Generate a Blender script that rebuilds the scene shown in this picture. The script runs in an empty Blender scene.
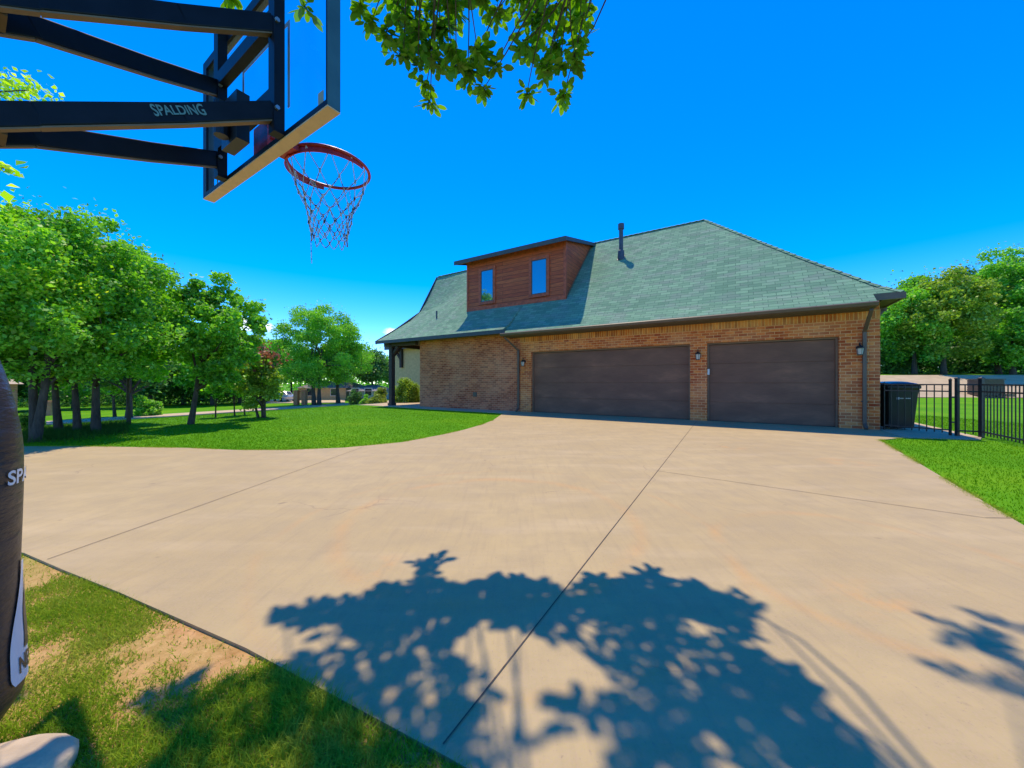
import bpy, bmesh, math, random
import numpy as np
from mathutils import Vector, Matrix, noise as mnoise

random.seed(7); np.random.seed(7)
SC = bpy.context.scene
COL = SC.collection
F = 361.0; CAMZ = 1.2; HY = 382.0; CX = 512.0

# ------------------------------------------------------------------ helpers
def ss(a, b, x):
    if a > b: return ss(b, a, a + b - x)
    t = min(1.0, max(0.0, (x - a) / (b - a))); return t * t * (3 - 2 * t)

def wall_line_y(x): return 28.5 - 0.0875 * (x - 20)

def g(x, y):
    """terrain height"""
    u = -.887 * x + .46 * y
    z = -.016 - 1.5 * ss(15, 31, u) - min(2.0, max(0.0, u - 42) * .012)
    d = y - (wall_line_y(x) + .12)
    if d > 0 and x > 8:
        z += ss(8, 18, x) * (1.8 * min(1.0, d / 6.0) + min(3.0, .045 * max(0, d - 6)))
    return z

def ray(px, py, z=0.0):
    Z = F * (CAMZ - z) / (py - HY)
    return Vector(((px - CX) / F * Z, Z, z))

def ground_at(px, py):
    r = (px - CX) / F; s = (py - HY) / F
    Z = 1.0
    while Z < 200:
        if CAMZ - s * Z <= g(r * Z, Z): break
        Z += .02
    return Vector((r * Z, Z, g(r * Z, Z)))

def at_depth(px, Z):
    x = (px - CX) / F * Z
    return Vector((x, Z, g(x, Z)))

def tag(o, label=None, cat=None, group=None, kind=None):
    if label: o['label'] = label
    if cat: o['category'] = cat
    if group: o['group'] = group
    if kind: o['kind'] = kind
    return o

def empty(name, loc=(0, 0, 0), rz=0.0, label=None, cat=None, group=None):
    o = bpy.data.objects.new(name, None); COL.objects.link(o)
    o.location = loc; o.rotation_euler = (0, 0, rz); o.empty_display_size = .2
    return tag(o, label, cat, group)

class MB:
    def __init__(s): s.v = []; s.f = []
    def add(s, vs, fs):
        n = len(s.v); s.v += [tuple(v) for v in vs]; s.f += [tuple(i + n for i in f) for f in fs]
        return s
    def box(s, x0, x1, y0, y1, z0, z1):
        return s.add([(x0,y0,z0),(x1,y0,z0),(x1,y1,z0),(x0,y1,z0),(x0,y0,z1),(x1,y0,z1),(x1,y1,z1),(x0,y1,z1)],
              [(0,3,2,1),(4,5,6,7),(0,1,5,4),(1,2,6,5),(2,3,7,6),(3,0,4,7)])
    def beam(s, p0, p1, w, h, side=None):
        p0 = Vector(p0); p1 = Vector(p1); d = (p1 - p0).normalized()
        if side is None:
            side = d.cross(Vector((0, 0, 1)))
            if side.length < 1e-3: side = Vector((1, 0, 0))
        side = (Vector(side) - d * Vector(side).dot(d)).normalized(); up = side.cross(d).normalized()
        vs = []
        for p in (p0, p1):
            for a, b in ((-1, -1), (1, -1), (1, 1), (-1, 1)):
                vs.append(p + side * a * w / 2 + up * b * h / 2)
        return s.add(vs, [(0,1,2,3),(7,6,5,4),(0,4,5,1),(1,5,6,2),(2,6,7,3),(3,7,4,0)])
    def tube(s, pts, radii, n=8, cap=True, closed=False):
        pts = [Vector(p) for p in pts]; m = len(pts)
        if not hasattr(radii, '__len__'): radii = [radii] * m
        vs = []; ref = Vector((.31, .17, .93))
        prev = None
        for i, p in enumerate(pts):
            if closed: t = pts[(i + 1) % m] - pts[i - 1]
            else: t = pts[min(i + 1, m - 1)] - pts[max(i - 1, 0)]
            t.normalize()
            if prev is None:
                a = t.cross(ref); 
                if a.length < .05: a = t.cross(Vector((1, 0, 0)))
            else: a = prev - t * prev.dot(t)
            a.normalize(); prev = a; b = t.cross(a)
            for k in range(n):
                q = 2 * math.pi * k / n
                vs.append(p + (a * math.cos(q) + b * math.sin(q)) * radii[i])
        fs = []
        for i in range(m if closed else m - 1):
            j = (i + 1) % m
            for k in range(n):
                k2 = (k + 1) % n
                fs.append((i*n+k, i*n+k2, j*n+k2, j*n+k))
        if cap and not closed:
            fs.append(tuple(range(n))[::-1]); fs.append(tuple((m-1)*n + k for k in range(n)))
        return s.add(vs, fs)
    def lathe(s, prof, n=32, c=(0, 0)):
        vs = []; m = len(prof)
        for r, z in prof:
            for k in range(n):
                q = 2*math.pi*k/n; vs.append((c[0]+r*math.cos(q), c[1]+r*math.sin(q), z))
        fs = [(i*n+k, i*n+(k+1)%n, (i+1)*n+(k+1)%n, (i+1)*n+k) for i in range(m-1) for k in range(n)]
        return s.add(vs, fs)
    def prism(s, poly, y0, y1, axis='y'):
        """poly = list of (a,b); extruded along axis"""
        n = len(poly)
        if axis == 'y': vs = [(a, y0, b) for a, b in poly] + [(a, y1, b) for a, b in poly]
        elif axis == 'x': vs = [(y0, a, b) for a, b in poly] + [(y1, a, b) for a, b in poly]
        else: vs = [(a, b, y0) for a, b in poly] + [(a, b, y1) for a, b in poly]
        fs = [tuple(range(n)), tuple(range(2*n-1, n-1, -1))] + [(i, i+n, (i+1)%n+n, (i+1)%n) for i in range(n)]
        return s.add(vs, fs)
    def grid(s, P, closed_u=False):
        R = len(P); Cn = len(P[0])
        vs = [p for row in P for p in row]
        fs = [(i*Cn+j, i*Cn+j+1, (i+1)*Cn+j+1, (i+1)*Cn+j) for i in range(R-1) for j in range(Cn-1)]
        return s.add(vs, fs)
    def build(s, name, mat, parent=None, smooth=False, bevel=0, recalc=True, uv='box'):
        me = bpy.data.meshes.new(name); me.from_pydata(s.v, [], s.f)
        if recalc:
            bm = bmesh.new(); bm.from_mesh(me)
            bmesh.ops.recalc_face_normals(bm, faces=bm.faces); bm.to_mesh(me); bm.free()
        me.update()
        if smooth: me.shade_smooth()
        if uv:
            L = me.uv_layers.new(name='UVMap')
            for p in me.polygons:
                nn = p.normal
                if abs(nn.z) > .985:
                    e1 = Vector((1, 0, 0)); e2 = Vector((0, 1, 0))
                else:
                    e1 = Vector((0, 0, 1)).cross(nn).normalized(); e2 = nn.cross(e1).normalized()
                for li in p.loop_indices:
                    co = me.vertices[me.loops[li].vertex_index].co
                    L.data[li].uv = (co.dot(e1), co.dot(e2))
        if mat: me.materials.append(mat)
        o = bpy.data.objects.new(name, me); COL.objects.link(o)
        if parent: o.parent = parent
        if bevel:
            b = o.modifiers.new('bevel', 'BEVEL'); b.width = bevel; b.segments = 2; b.limit_method = 'ANGLE'
        return o

def raw_mesh(name, verts, faces_flat, nper, mat, parent=None):
    """fast mesh of many same-size faces"""
    me = bpy.data.meshes.new(name)
    nf = len(faces_flat) // nper
    me.vertices.add(len(verts)); me.vertices.foreach_set('co', np.asarray(verts, dtype=np.float32).ravel())
    me.loops.add(len(faces_flat)); me.loops.foreach_set('vertex_index', np.asarray(faces_flat, dtype=np.int32))
    me.polygons.add(nf); me.polygons.foreach_set('loop_start', np.arange(0, nf*nper, nper, dtype=np.int32))
    me.update(calc_edges=True); me.validate()
    me.materials.append(mat)
    o = bpy.data.objects.new(name, me); COL.objects.link(o)
    if parent: o.parent = parent
    return o

# ------------------------------------------------------------------ materials
def new_mat(name):
    m = bpy.data.materials.new(name); m.use_nodes = True
    nt = m.node_tree; b = nt.nodes['Principled BSDF']
    return m, nt, b
def N(nt, t, **kw):
    n = nt.nodes.new(t)
    for k, v in kw.items():
        if k.startswith('i_'):
            n.inputs[k[2:].replace('_', ' ')].default_value = v
        else: setattr(n, k, v)
    return n
def ramp(nt, fac, stops, interp='LINEAR'):
    r = nt.nodes.new('ShaderNodeValToRGB'); r.color_ramp.interpolation = interp
    e = r.color_ramp.elements
    while len(e) > 2: e.remove(e[-1])
    for i, (p, c) in enumerate(stops):
        if i > 1: e.new(p)
        e[i].position = p; e[i].color = (*c, 1) if len(c) == 3 else c
    nt.links.new(fac, r.inputs[0]); return r
def noise(nt, vec, scale, detail=4, rough=.55):
    n = N(nt, 'ShaderNodeTexNoise'); n.inputs['Scale'].default_value = scale
    n.inputs['Detail'].default_value = detail; n.inputs['Roughness'].default_value = rough
    if vec: nt.links.new(vec, n.inputs['Vector'])
    return n.outputs['Fac']
def mix(nt, fac, a, b, mode='MIX'):
    m = nt.nodes.new('ShaderNodeMix'); m.data_type = 'RGBA'; m.blend_type = mode
    for inp, v in ((m.inputs[0], fac), (m.inputs[6], a), (m.inputs[7], b)):
        if hasattr(v, 'is_linked') or hasattr(v, 'node'): nt.links.new(v, inp)
        elif isinstance(v, (int, float)): inp.default_value = v
        else: inp.default_value = (*v, 1)
    return m.outputs[2]
def bump(nt, b, h, strength=.3, dist=.01):
    n = nt.nodes.new('ShaderNodeBump'); n.inputs['Strength'].default_value = strength
    n.inputs['Distance'].default_value = dist
    nt.links.new(h, n.inputs['Height']); nt.links.new(n.outputs[0], b.inputs['Normal'])
def objco(nt): return nt.nodes.new('ShaderNodeTexCoord').outputs['Object']
def geo(nt): return nt.nodes.new('ShaderNodeNewGeometry').outputs['Position']
def uvco(nt): return nt.nodes.new('ShaderNodeTexCoord').outputs['UV']
def mapping(nt, vec, scale=(1,1,1), loc=(0,0,0), rot=(0,0,0)):
    m = nt.nodes.new('ShaderNodeMapping'); m.inputs['Scale'].default_value = scale
    m.inputs['Location'].default_value = loc; m.inputs['Rotation'].default_value = rot
    nt.links.new(vec, m.inputs['Vector']); return m.outputs[0]

def simple(name, col, rough=.6, metal=0, var=.15, scale=6, bmp=0, spec=.5):
    m, nt, b = new_mat(name)
    f = noise(nt, objco(nt), scale, 5)
    d = tuple(c*(1-var) for c in col); l = tuple(min(1, c*(1+var)) for c in col)
    r = ramp(nt, f, [(.3, d), (.7, l)])
    nt.links.new(r.outputs[0], b.inputs['Base Color'])
    b.inputs['Roughness'].default_value = rough; b.inputs['Metallic'].default_value = metal
    b.inputs['Specular IOR Level'].default_value = spec
    if bmp: bump(nt, b, noise(nt, objco(nt), scale*6, 4), bmp, .01)
    return m

def mat_concrete():
    m, nt, b = new_mat('driveway_concrete'); P = geo(nt)
    big = noise(nt, P, .55, 5, .6); mid = noise(nt, P, 3.2, 6, .65); fine = noise(nt, P, 95, 3, .7)
    c = ramp(nt, big, [(.25, (.39, .295, .133)), (.55, (.465, .358, .165)), (.78, (.52, .40, .192))]).outputs[0]
    c = mix(nt, ramp(nt, mid, [(.38, (0,0,0)), (.68, (.75,.75,.75))]).outputs[0], c, (.36, .285, .150))
    # pale worn sweep marks
    sw = noise(nt, mapping(nt, P, (.5, 2.4, 1), rot=(0,0,.5)), 1.3, 5, .6)
    c = mix(nt, ramp(nt, sw, [(.5, (0,0,0)), (.75, (.35,.35,.35))]).outputs[0], c, (.60, .47, .28))
    # orange clay stains: curved tyre ring and blotches
    w = nt.nodes.new('ShaderNodeTexNoise'); w.inputs['Scale'].default_value = .9; nt.links.new(P, w.inputs['Vector'])
    def ring(cx, cy, R, wd, amt):
        sub = nt.nodes.new('ShaderNodeVectorMath'); sub.operation = 'SUBTRACT'; nt.links.new(P, sub.inputs[0]); sub.inputs[1].default_value = (cx, cy, 0)
        ln = nt.nodes.new('ShaderNodeVectorMath'); ln.operation = 'LENGTH'; nt.links.new(sub.outputs[0], ln.inputs[0])
        a = nt.nodes.new('ShaderNodeMath'); a.operation = 'MULTIPLY_ADD'; nt.links.new(w.outputs['Fac'], a.inputs[0]); a.inputs[1].default_value = .25; nt.links.new(ln.outputs['Value'], a.inputs[2])
        q = nt.nodes.new('ShaderNodeMath'); q.operation = 'SUBTRACT'; nt.links.new(a.outputs[0], q.inputs[0]); q.inputs[1].default_value = R + .125
        ab = nt.nodes.new('ShaderNodeMath'); ab.operation = 'ABSOLUTE'; nt.links.new(q.outputs[0], ab.inputs[0])
        r = ramp(nt, ab.outputs[0], [(0, (.62,.62,.62)), (wd, (0,0,0))]).outputs[0]
        n2 = ramp(nt, noise(nt, P, 2.1, 4), [(.35, (0,0,0)), (.58, (amt,)*3)]).outputs[0]
        return mix(nt, 1.0, r, n2, 'MULTIPLY')
    for args in ((-.2, 3.2, 1.25, .10, .7), (2.4, 2.35, .95, .07, .6), (-.1, 3.1, 1.75, .05, .4)):
        c = mix(nt, ring(*args), c, (.56, .30, .09))
    for (sx, sy, sr) in ((6.9, 8.0, .25), (5.0, 5.4, .4), (4.0, 6.6, .3), (-.85, 2.35, .2), (2.0, 2.0, .3)):
        sub = nt.nodes.new('ShaderNodeVectorMath'); sub.operation = 'DISTANCE'; nt.links.new(P, sub.inputs[0]); sub.inputs[1].default_value = (sx, sy, 0)
        r = ramp(nt, sub.outputs['Value'], [(0, (1,1,1)), (sr, (0,0,0))]).outputs[0]
        n2 = ramp(nt, noise(nt, P, 4.5, 5), [(.45, (0,0,0)), (.65, (.75,)*3)]).outputs[0]
        c = mix(nt, mix(nt, 1.0, r, n2, 'MULTIPLY'), c, (.62, .32, .09))
    sp = noise(nt, P, 42, 3, .8)
    c = mix(nt, ramp(nt, sp, [(.60, (0,0,0)), (.72, (.75,.75,.75))]).outputs[0], c, (.30, .22, .15))
    c = mix(nt, ramp(nt, fine, [(.35, (.5,.5,.5)), (.6, (0,0,0))]).outputs[0], c, (.46, .33, .22))
    # hairline cracks
    vo = nt.nodes.new('ShaderNodeTexVoronoi'); vo.feature = 'DISTANCE_TO_EDGE'; vo.inputs['Scale'].default_value = .42
    wv = nt.nodes.new('ShaderNodeVectorMath'); wv.operation = 'MULTIPLY_ADD'
    wn = nt.nodes.new('ShaderNodeTexNoise'); wn.inputs['Scale'].default_value = 3; wn.inputs['Detail'].default_value = 6; nt.links.new(P, wn.inputs['Vector'])
    nt.links.new(wn.outputs['Color'], wv.inputs[0]); wv.inputs[1].default_value = (.35,.35,0); nt.links.new(P, wv.inputs[2]); nt.links.new(wv.outputs[0], vo.inputs['Vector'])
    cr = ramp(nt, vo.outputs['Distance'], [(0, (1,1,1)), (.0022, (0,0,0))]).outputs[0]
    crm = ramp(nt, noise(nt, P, .7, 2), [(.52, (0,0,0)), (.62, (.4,.4,.4))]).outputs[0]
    c = mix(nt, mix(nt, 1.0, cr, crm, 'MULTIPLY'), c, (.2, .14, .1))
    # broom-swept darker streaks and oil drips
    st = noise(nt, mapping(nt, P, (9, .7, 1), rot=(0, 0, -.56)), 2.2, 5, .7)
    c = mix(nt, ramp(nt, st, [(.5, (0,)*3), (.74, (.32,)*3)]).outputs[0], c, (.30, .23, .14))
    od = ramp(nt, noise(nt, P, 5.5, 2, .4), [(.74, (0,)*3), (.79, (.55,)*3)]).outputs[0]
    c = mix(nt, od, c, (.20, .15, .10))
    nt.links.new(c, b.inputs['Base Color']); b.inputs['Roughness'].default_value = .8
    b.inputs['Specular IOR Level'].default_value = .3
    h = mix(nt, .5, mix(nt, .5, fine, sp), mid)
    bump(nt, b, h, .35, .008)
    return m

def mat_ground():
    m, nt, b = new_mat('lawn'); P = geo(nt)
    a = noise(nt, P, .35, 4); c2 = noise(nt, P, 9, 6, .7); c3 = noise(nt, P, 90, 3, .8)
    c = ramp(nt, a, [(.3, (.055, .215, .001)), (.52, (.10, .30, .002)), (.72, (.19, .36, .004))]).outputs[0]
    c = mix(nt, ramp(nt, c2, [(.35, (.45,)*3), (.6, (0,)*3)]).outputs[0], c, (.055, .20, .003))
    c = mix(nt, ramp(nt, c3, [(.4, (.35,)*3), (.62, (0,)*3)]).outputs[0], c, (.15, .38, .012))
    # worn clay patches beside the drive near the hoop
    d = nt.nodes.new('ShaderNodeVectorMath'); d.operation = 'DISTANCE'; nt.links.new(P, d.inputs[0]); d.inputs[1].default_value = (-1.7, 1.2, 0)
    near = ramp(nt, d.outputs['Value'], [(.0, (1,1,1)), (.999, (0,0,0))])
    mp = nt.nodes.new('ShaderNodeMapRange'); mp.inputs['From Min'].default_value = 1.6; mp.inputs['From Max'].default_value = 3.4; mp.inputs['To Min'].default_value = 1; mp.inputs['To Max'].default_value = 0
    nt.links.new(d.outputs['Value'], mp.inputs['Value'])
    dirt = ramp(nt, noise(nt, P, 2.3, 5, .6), [(.3, (1,)*3), (.6, (.72,)*3)]).outputs[0]
    fac = mix(nt, 1.0, mp.outputs[0], dirt, 'MULTIPLY')
    dc = ramp(nt, noise(nt, P, 14, 6, .7), [(.3, (.42, .20, .08)), (.7, (.72, .42, .20))]).outputs[0]
    c = mix(nt, fac, c, dc)
    nt.links.new(c, b.inputs['Base Color']); b.inputs['Roughness'].default_value = .95; b.inputs['Specular IOR Level'].default_value = .1
    bump(nt, b, mix(nt, .5, c3, c2), .6, .03)
    return m

def mat_blades(name, c0, c1, c2):
    m, nt, b = new_mat(name)
    f = noise(nt, geo(nt), 2.2, 5, .7); f2 = noise(nt, geo(nt), 60, 2, .6)
    c = ramp(nt, f, [(.3, c0), (.5, c1), (.72, c2)]).outputs[0]
    c = mix(nt, ramp(nt, f2, [(.4, (0,)*3), (.7, (.35,)*3)]).outputs[0], c, (.30, .40, .04))
    out = nt.nodes['Material Output']
    df = nt.nodes.new('ShaderNodeBsdfDiffuse'); tr = nt.nodes.new('ShaderNodeBsdfTranslucent'); mx = nt.nodes.new('ShaderNodeMixShader'); mx.inputs[0].default_value = .3
    nt.links.new(c, df.inputs[0]); nt.links.new(c, tr.inputs[0]); nt.links.new(df.outputs[0], mx.inputs[1]); nt.links.new(tr.outputs[0], mx.inputs[2]); nt.links.new(mx.outputs[0], out.inputs[0])
    return m

def mat_leaf(name, dark, mid, light, trans=.35, sc=.9):
    m, nt, b = new_mat(name)
    f = noise(nt, geo(nt), sc, 3, .6)
    oi = nt.nodes.new('ShaderNodeNewGeometry')
    rnd = oi.outputs['Random Per Island']
    c = ramp(nt, rnd, [(0, dark), (.55, mid), (1, light)]).outputs[0]
    c = mix(nt, ramp(nt, f, [(.35, (0,)*3), (.65, (.6,)*3)]).outputs[0], c, light)
    out = nt.nodes['Material Output']
    df = nt.nodes.new('ShaderNodeBsdfDiffuse'); tr = nt.nodes.new('ShaderNodeBsdfTranslucent'); mx = nt.nodes.new('ShaderNodeMixShader'); mx.inputs[0].default_value = trans
    hs = nt.nodes.new('ShaderNodeHueSaturation'); hs.inputs['Value'].default_value = 1.5; hs.inputs['Saturation'].default_value = 1.1; nt.links.new(c, hs.inputs['Color'])
    gl = nt.nodes.new('ShaderNodeBsdfGlossy'); gl.inputs['Roughness'].default_value = .35; gl.inputs[0].default_value = (.9,.95,.9,1)
    m2 = nt.nodes.new('ShaderNodeMixShader'); m2.inputs[0].default_value = .06
    nt.links.new(c, df.inputs[0]); nt.links.new(hs.outputs[0], tr.inputs[0]); nt.links.new(df.outputs[0], mx.inputs[1]); nt.links.new(tr.outputs[0], mx.inputs[2])
    gl.inputs['Roughness'].default_value = .5; m2.inputs[0].default_value = .035; nt.links.new(mx.outputs[0], m2.inputs[1]); nt.links.new(gl.outputs[0], m2.inputs[2]); nt.links.new(m2.outputs[0], out.inputs[0])
    return m

def mat_bark():
    m, nt, b = new_mat('bark')
    P = mapping(nt, objco(nt), (1, 1, .22)); f = noise(nt, P, 16, 6, .7)
    r = ramp(nt, f, [(.3, (.035, .025, .018)), (.7, (.13, .095, .07))]); nt.links.new(r.outputs[0], b.inputs['Base Color'])
    b.inputs['Roughness'].default_value = .9; bump(nt, b, f, .9, .03); return m

def mat_brick(name, cols, mortar, rot=False, bw=.215, rh=.082):
    m, nt, b = new_mat(name); U = uvco(nt)
    if rot: U = mapping(nt, U, rot=(0, 0, math.pi/2))
    def br(c1, c2):
        t = nt.nodes.new('ShaderNodeTexBrick'); t.inputs['Scale'].default_value = 1
        t.inputs['Brick Width'].default_value = bw; t.inputs['Row Height'].default_value = rh
        t.inputs['Mortar Size'].default_value = .0065; t.inputs['Mortar Smooth'].default_value = .15; t.inputs['Bias'].default_value = 0
        if rot: t.offset = 0
        t.inputs['Color1'].default_value = (*c1, 1); t.inputs['Color2'].default_value = (*c2, 1); t.inputs['Mortar'].default_value = (*mortar, 1)
        nt.links.new(U, t.inputs['Vector']); return t
    t1 = br(cols[0], cols[1]); t2 = br(cols[2], cols[3])
    # blotchy mixture of two brick blends
    f = ramp(nt, noise(nt, mapping(nt, U, (4.6, 13, 1)), 1, 1), [(.45, (0,)*3), (.56, (1,)*3)]).outputs[0]
    c = mix(nt, f, t1.outputs[0], t2.outputs[0])
    fine = noise(nt, U, 60, 4, .7)
    c = mix(nt, ramp(nt, fine, [(.3, (.4,)*3), (.6, (0,)*3)]).outputs[0], c, tuple(x*.5 for x in cols[0]))
    w = ramp(nt, noise(nt, U, .9, 4), [(.4, (0,)*3), (.75, (.35,)*3)]).outputs[0]
    c = mix(nt, w, c, tuple(x*1.15 for x in mortar))
    nt.links.new(c, b.inputs['Base Color']); b.inputs['Roughness'].default_value = .9; b.inputs['Specular IOR Level'].default_value = .2
    inv = nt.nodes.new('ShaderNodeMath'); inv.operation = 'SUBTRACT'; inv.inputs[0].default_value = 1; nt.links.new(t1.outputs['Fac'], inv.inputs[1])
    bump(nt, b, mix(nt, .25, inv.outputs[0], fine), .8, .012); return m

def mat_shingle():
    m, nt, b = new_mat('roof_shingles'); U = uvco(nt)
    def br(c1, c2, mo, bw, rh, ms, off=.5):
        t = nt.nodes.new('ShaderNodeTexBrick'); t.inputs['Scale'].default_value = 1; t.offset = off; t.offset_frequency = 2
        t.inputs['Brick Width'].default_value = bw; t.inputs['Row Height'].default_value = rh; t.inputs['Mortar Size'].default_value = ms; t.inputs['Mortar Smooth'].default_value = .4
        t.inputs['Color1'].default_value = (*c1, 1); t.inputs['Color2'].default_value = (*c2, 1); t.inputs['Mortar'].default_value = (*mo, 1)
        nt.links.new(U, t.inputs['Vector']); return t
    t = br((.125, .255, .16), (.24, .42, .26), (.075, .155, .10), .33, .145, .010, .37)
    t2 = br((.19, .265, .21), (.27, .35, .275), (.08, .14, .105), .33, .145, .010, .37)
    c = mix(nt, ramp(nt, noise(nt, mapping(nt, U, (1.3, 3, 1)), 1, 3), [(.48, (0,)*3), (.62, (.8,)*3)]).outputs[0], t.outputs[0], t2.outputs[0])
    f = noise(nt, U, 120, 3, .7)
    c = mix(nt, ramp(nt, f, [(.35, (.4,)*3), (.6, (0,)*3)]).outputs[0], c, (.10, .20, .135))
    c = mix(nt, ramp(nt, noise(nt, U, .6, 3), [(.4, (0,)*3), (.7, (.3,)*3)]).outputs[0], c, (.14, .28, .18))
    nt.links.new(c, b.inputs['Base Color']); b.inputs['Roughness'].default_value = .92; b.inputs['Specular IOR Level'].default_value = .15
    # saw-tooth course profile
    sx = nt.nodes.new('ShaderNodeSeparateXYZ'); nt.links.new(U, sx.inputs[0])
    dv = nt.nodes.new('ShaderNodeMath'); dv.operation = 'DIVIDE'; nt.links.new(sx.outputs[1], dv.inputs[0]); dv.inputs[1].default_value = .145
    fr = nt.nodes.new('ShaderNodeMath'); fr.operation = 'FRACT'; nt.links.new(dv.outputs[0], fr.inputs[0])
    iv = nt.nodes.new('ShaderNodeMath'); iv.operation = 'SUBTRACT'; iv.inputs[0].default_value = 1; nt.links.new(fr.outputs[0], iv.inputs[1])
    bump(nt, b, mix(nt, .25, iv.outputs[0], f), .7, .02); return m

def mat_siding():
    m, nt, b = new_mat('cedar_siding'); U = uvco(nt)
    sx = nt.nodes.new('ShaderNodeSeparateXYZ'); nt.links.new(U, sx.inputs[0])
    t = nt.nodes.new('ShaderNodeTexBrick'); t.inputs['Scale'].default_value = 1; t.inputs['Brick Width'].default_value = 2.4; t.inputs['Row Height'].default_value = .165; t.inputs['Mortar Size'].default_value = .007; t.inputs['Mortar Smooth'].default_value = .3
    t.inputs['Color1'].default_value = (.50, .075, .016, 1); t.inputs['Color2'].default_value = (.70, .14, .032, 1); t.inputs['Mortar'].default_value = (.02, .009, .006, 1); t.offset = .37
    nt.links.new(U, t.inputs['Vector'])
    gr = noise(nt, mapping(nt, U, (1.2, 26, 1)), 1.6, 6, .7)
    c = mix(nt, ramp(nt, gr, [(.35, (.75,)*3), (.6, (0,)*3)]).outputs[0], t.outputs[0], (.10, .024, .010))
    nt.links.new(c, b.inputs['Base Color']); b.inputs['Roughness'].default_value = .65
    dv = nt.nodes.new('ShaderNodeMath'); dv.operation = 'DIVIDE'; nt.links.new(sx.outputs[1], dv.inputs[0]); dv.inputs[1].default_value = .165
    fr = nt.nodes.new('ShaderNodeMath'); fr.operation = 'FRACT'; nt.links.new(dv.outputs[0], fr.inputs[0])
    iv = nt.nodes.new('ShaderNodeMath'); iv.operation = 'SUBTRACT'; iv.inputs[0].default_value = 1; nt.links.new(fr.outputs[0], iv.inputs[1])
    bump(nt, b, mix(nt, .3, iv.outputs[0], gr), .9, .02); return m

def mat_door():
    m, nt, b = new_mat('garage_door_paint'); U = uvco(nt)
    f = noise(nt, mapping(nt, U, (.8, 2.2, 1)), 1.1, 4, .55); gr = noise(nt, mapping(nt, U, (3, 60, 1)), 1.5, 5, .6)
    c = ramp(nt, f, [(.3, (.17, .078, .050)), (.55, (.23, .110, .068)), (.78, (.36, .165, .095))]).outputs[0]
    c = mix(nt, ramp(nt, gr, [(.4, (.4,)*3), (.6, (0,)*3)]).outputs[0], c, (.11, .058, .042))
    nt.links.new(c, b.inputs['Base Color']); b.inputs['Roughness'].default_value = .5; b.inputs['Specular IOR Level'].default_value = .2
    bump(nt, b, gr, .25, .004); return m

def mat_clear():
    m, nt, b = new_mat('clear_acrylic'); out = nt.nodes['Material Output']
    t = nt.nodes.new('ShaderNodeBsdfTransparent'); t.inputs[0].default_value = (.9, .95, .98, 1)
    gl = nt.nodes.new('ShaderNodeBsdfGlossy'); gl.inputs['Roughness'].default_value = .04
    fr = nt.nodes.new('ShaderNodeValue'); fr.outputs[0].default_value = .035
    mx = nt.nodes.new('ShaderNodeMixShader'); nt.links.new(fr.outputs[0], mx.inputs[0]); nt.links.new(t.outputs[0], mx.inputs[1]); nt.links.new(gl.outputs[0], mx.inputs[2]); nt.links.new(mx.outputs[0], out.inputs[0])
    return m
def mat_pane():
    m, nt, b = new_mat('window_pane'); b.inputs['Base Color'].default_value = (.02, .03, .05, 1)
    b.inputs['Roughness'].default_value = .03; b.inputs['Specular IOR Level'].default_value = 1.0; b.inputs['IOR'].default_value = 2.6
    bump(nt, b, noise(nt, objco(nt), 1.3, 2), .03, .02)
    return m
def mat_pad():
    m, nt, b = new_mat('pad_vinyl'); O = objco(nt)
    w = noise(nt, mapping(nt, O, (3, 3, 9), rot=(.5, .3, 0)), 1.6, 5, .6)
    c = ramp(nt, w, [(.3, (.030, .022, .022)), (.7, (.062, .045, .042))]).outputs[0]
    nt.links.new(c, b.inputs['Base Color']); b.inputs['Roughness'].default_value = .38
    bump(nt, b, w, .5, .03); return m
def mat_net():
    m, nt, b = new_mat('net_cord'); f = noise(nt, objco(nt), 40, 3, .7)
    r = ramp(nt, f, [(.42, (.03, .03, .05)), (.5, (.5, .5, .55)), (.58, (.62, .62, .66)), (.68, (.25, .03, .03))])
    sx = nt.nodes.new('ShaderNodeSeparateXYZ'); nt.links.new(objco(nt), sx.inputs[0])
    k = nt.nodes.new('ShaderNodeMapRange'); k.inputs['From Min'].default_value = -.14; k.inputs['From Max'].default_value = -.04; k.inputs['To Min'].default_value = 0; k.inputs['To Max'].default_value = 1
    nt.links.new(sx.outputs[2], k.inputs['Value'])
    c = mix(nt, k.outputs[0], r.outputs[0], (.62, .62, .68))
    nt.links.new(c, b.inputs['Base Color']); b.inputs['Roughness'].default_value = .8; return m

M = {}
M['concrete'] = mat_concrete(); M['ground'] = mat_ground()
M['blade_near'] = mat_blades('grass_near', (.18, .36, .01), (.34, .47, .03), (.55, .56, .09))
M['blade_lawn'] = mat_blades('grass_lawn', (.058, .225, .001), (.11, .33, .002), (.24, .40, .006))
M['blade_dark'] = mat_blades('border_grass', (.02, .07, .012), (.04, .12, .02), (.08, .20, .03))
M['bark'] = mat_bark()
M['leaf_near'] = mat_leaf('leaf_overhead', (0.038, 0.112, 0.009), (0.083, 0.225, 0.015), (0.195, 0.390, 0.030), .45)
M['leaf_bright'] = mat_leaf('leaf_bright', (0.111, 0.333, 0.017), (0.266, 0.644, 0.033), (0.710, 0.850, 0.111), .48)
M['leaf_mid'] = mat_leaf('leaf_mid', (0.062, 0.189, 0.027), (0.155, 0.422, 0.040), (0.355, 0.710, 0.078), .42)
M['leaf_deep'] = mat_leaf('leaf_deep', (0.026, 0.087, 0.026), (0.062, 0.182, 0.040), (0.137, 0.328, 0.055), .35)
M['leaf_olive'] = mat_leaf('leaf_olive', (0.091, 0.182, 0.022), (0.218, 0.364, 0.036), (0.437, 0.582, 0.073), .4)
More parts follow.
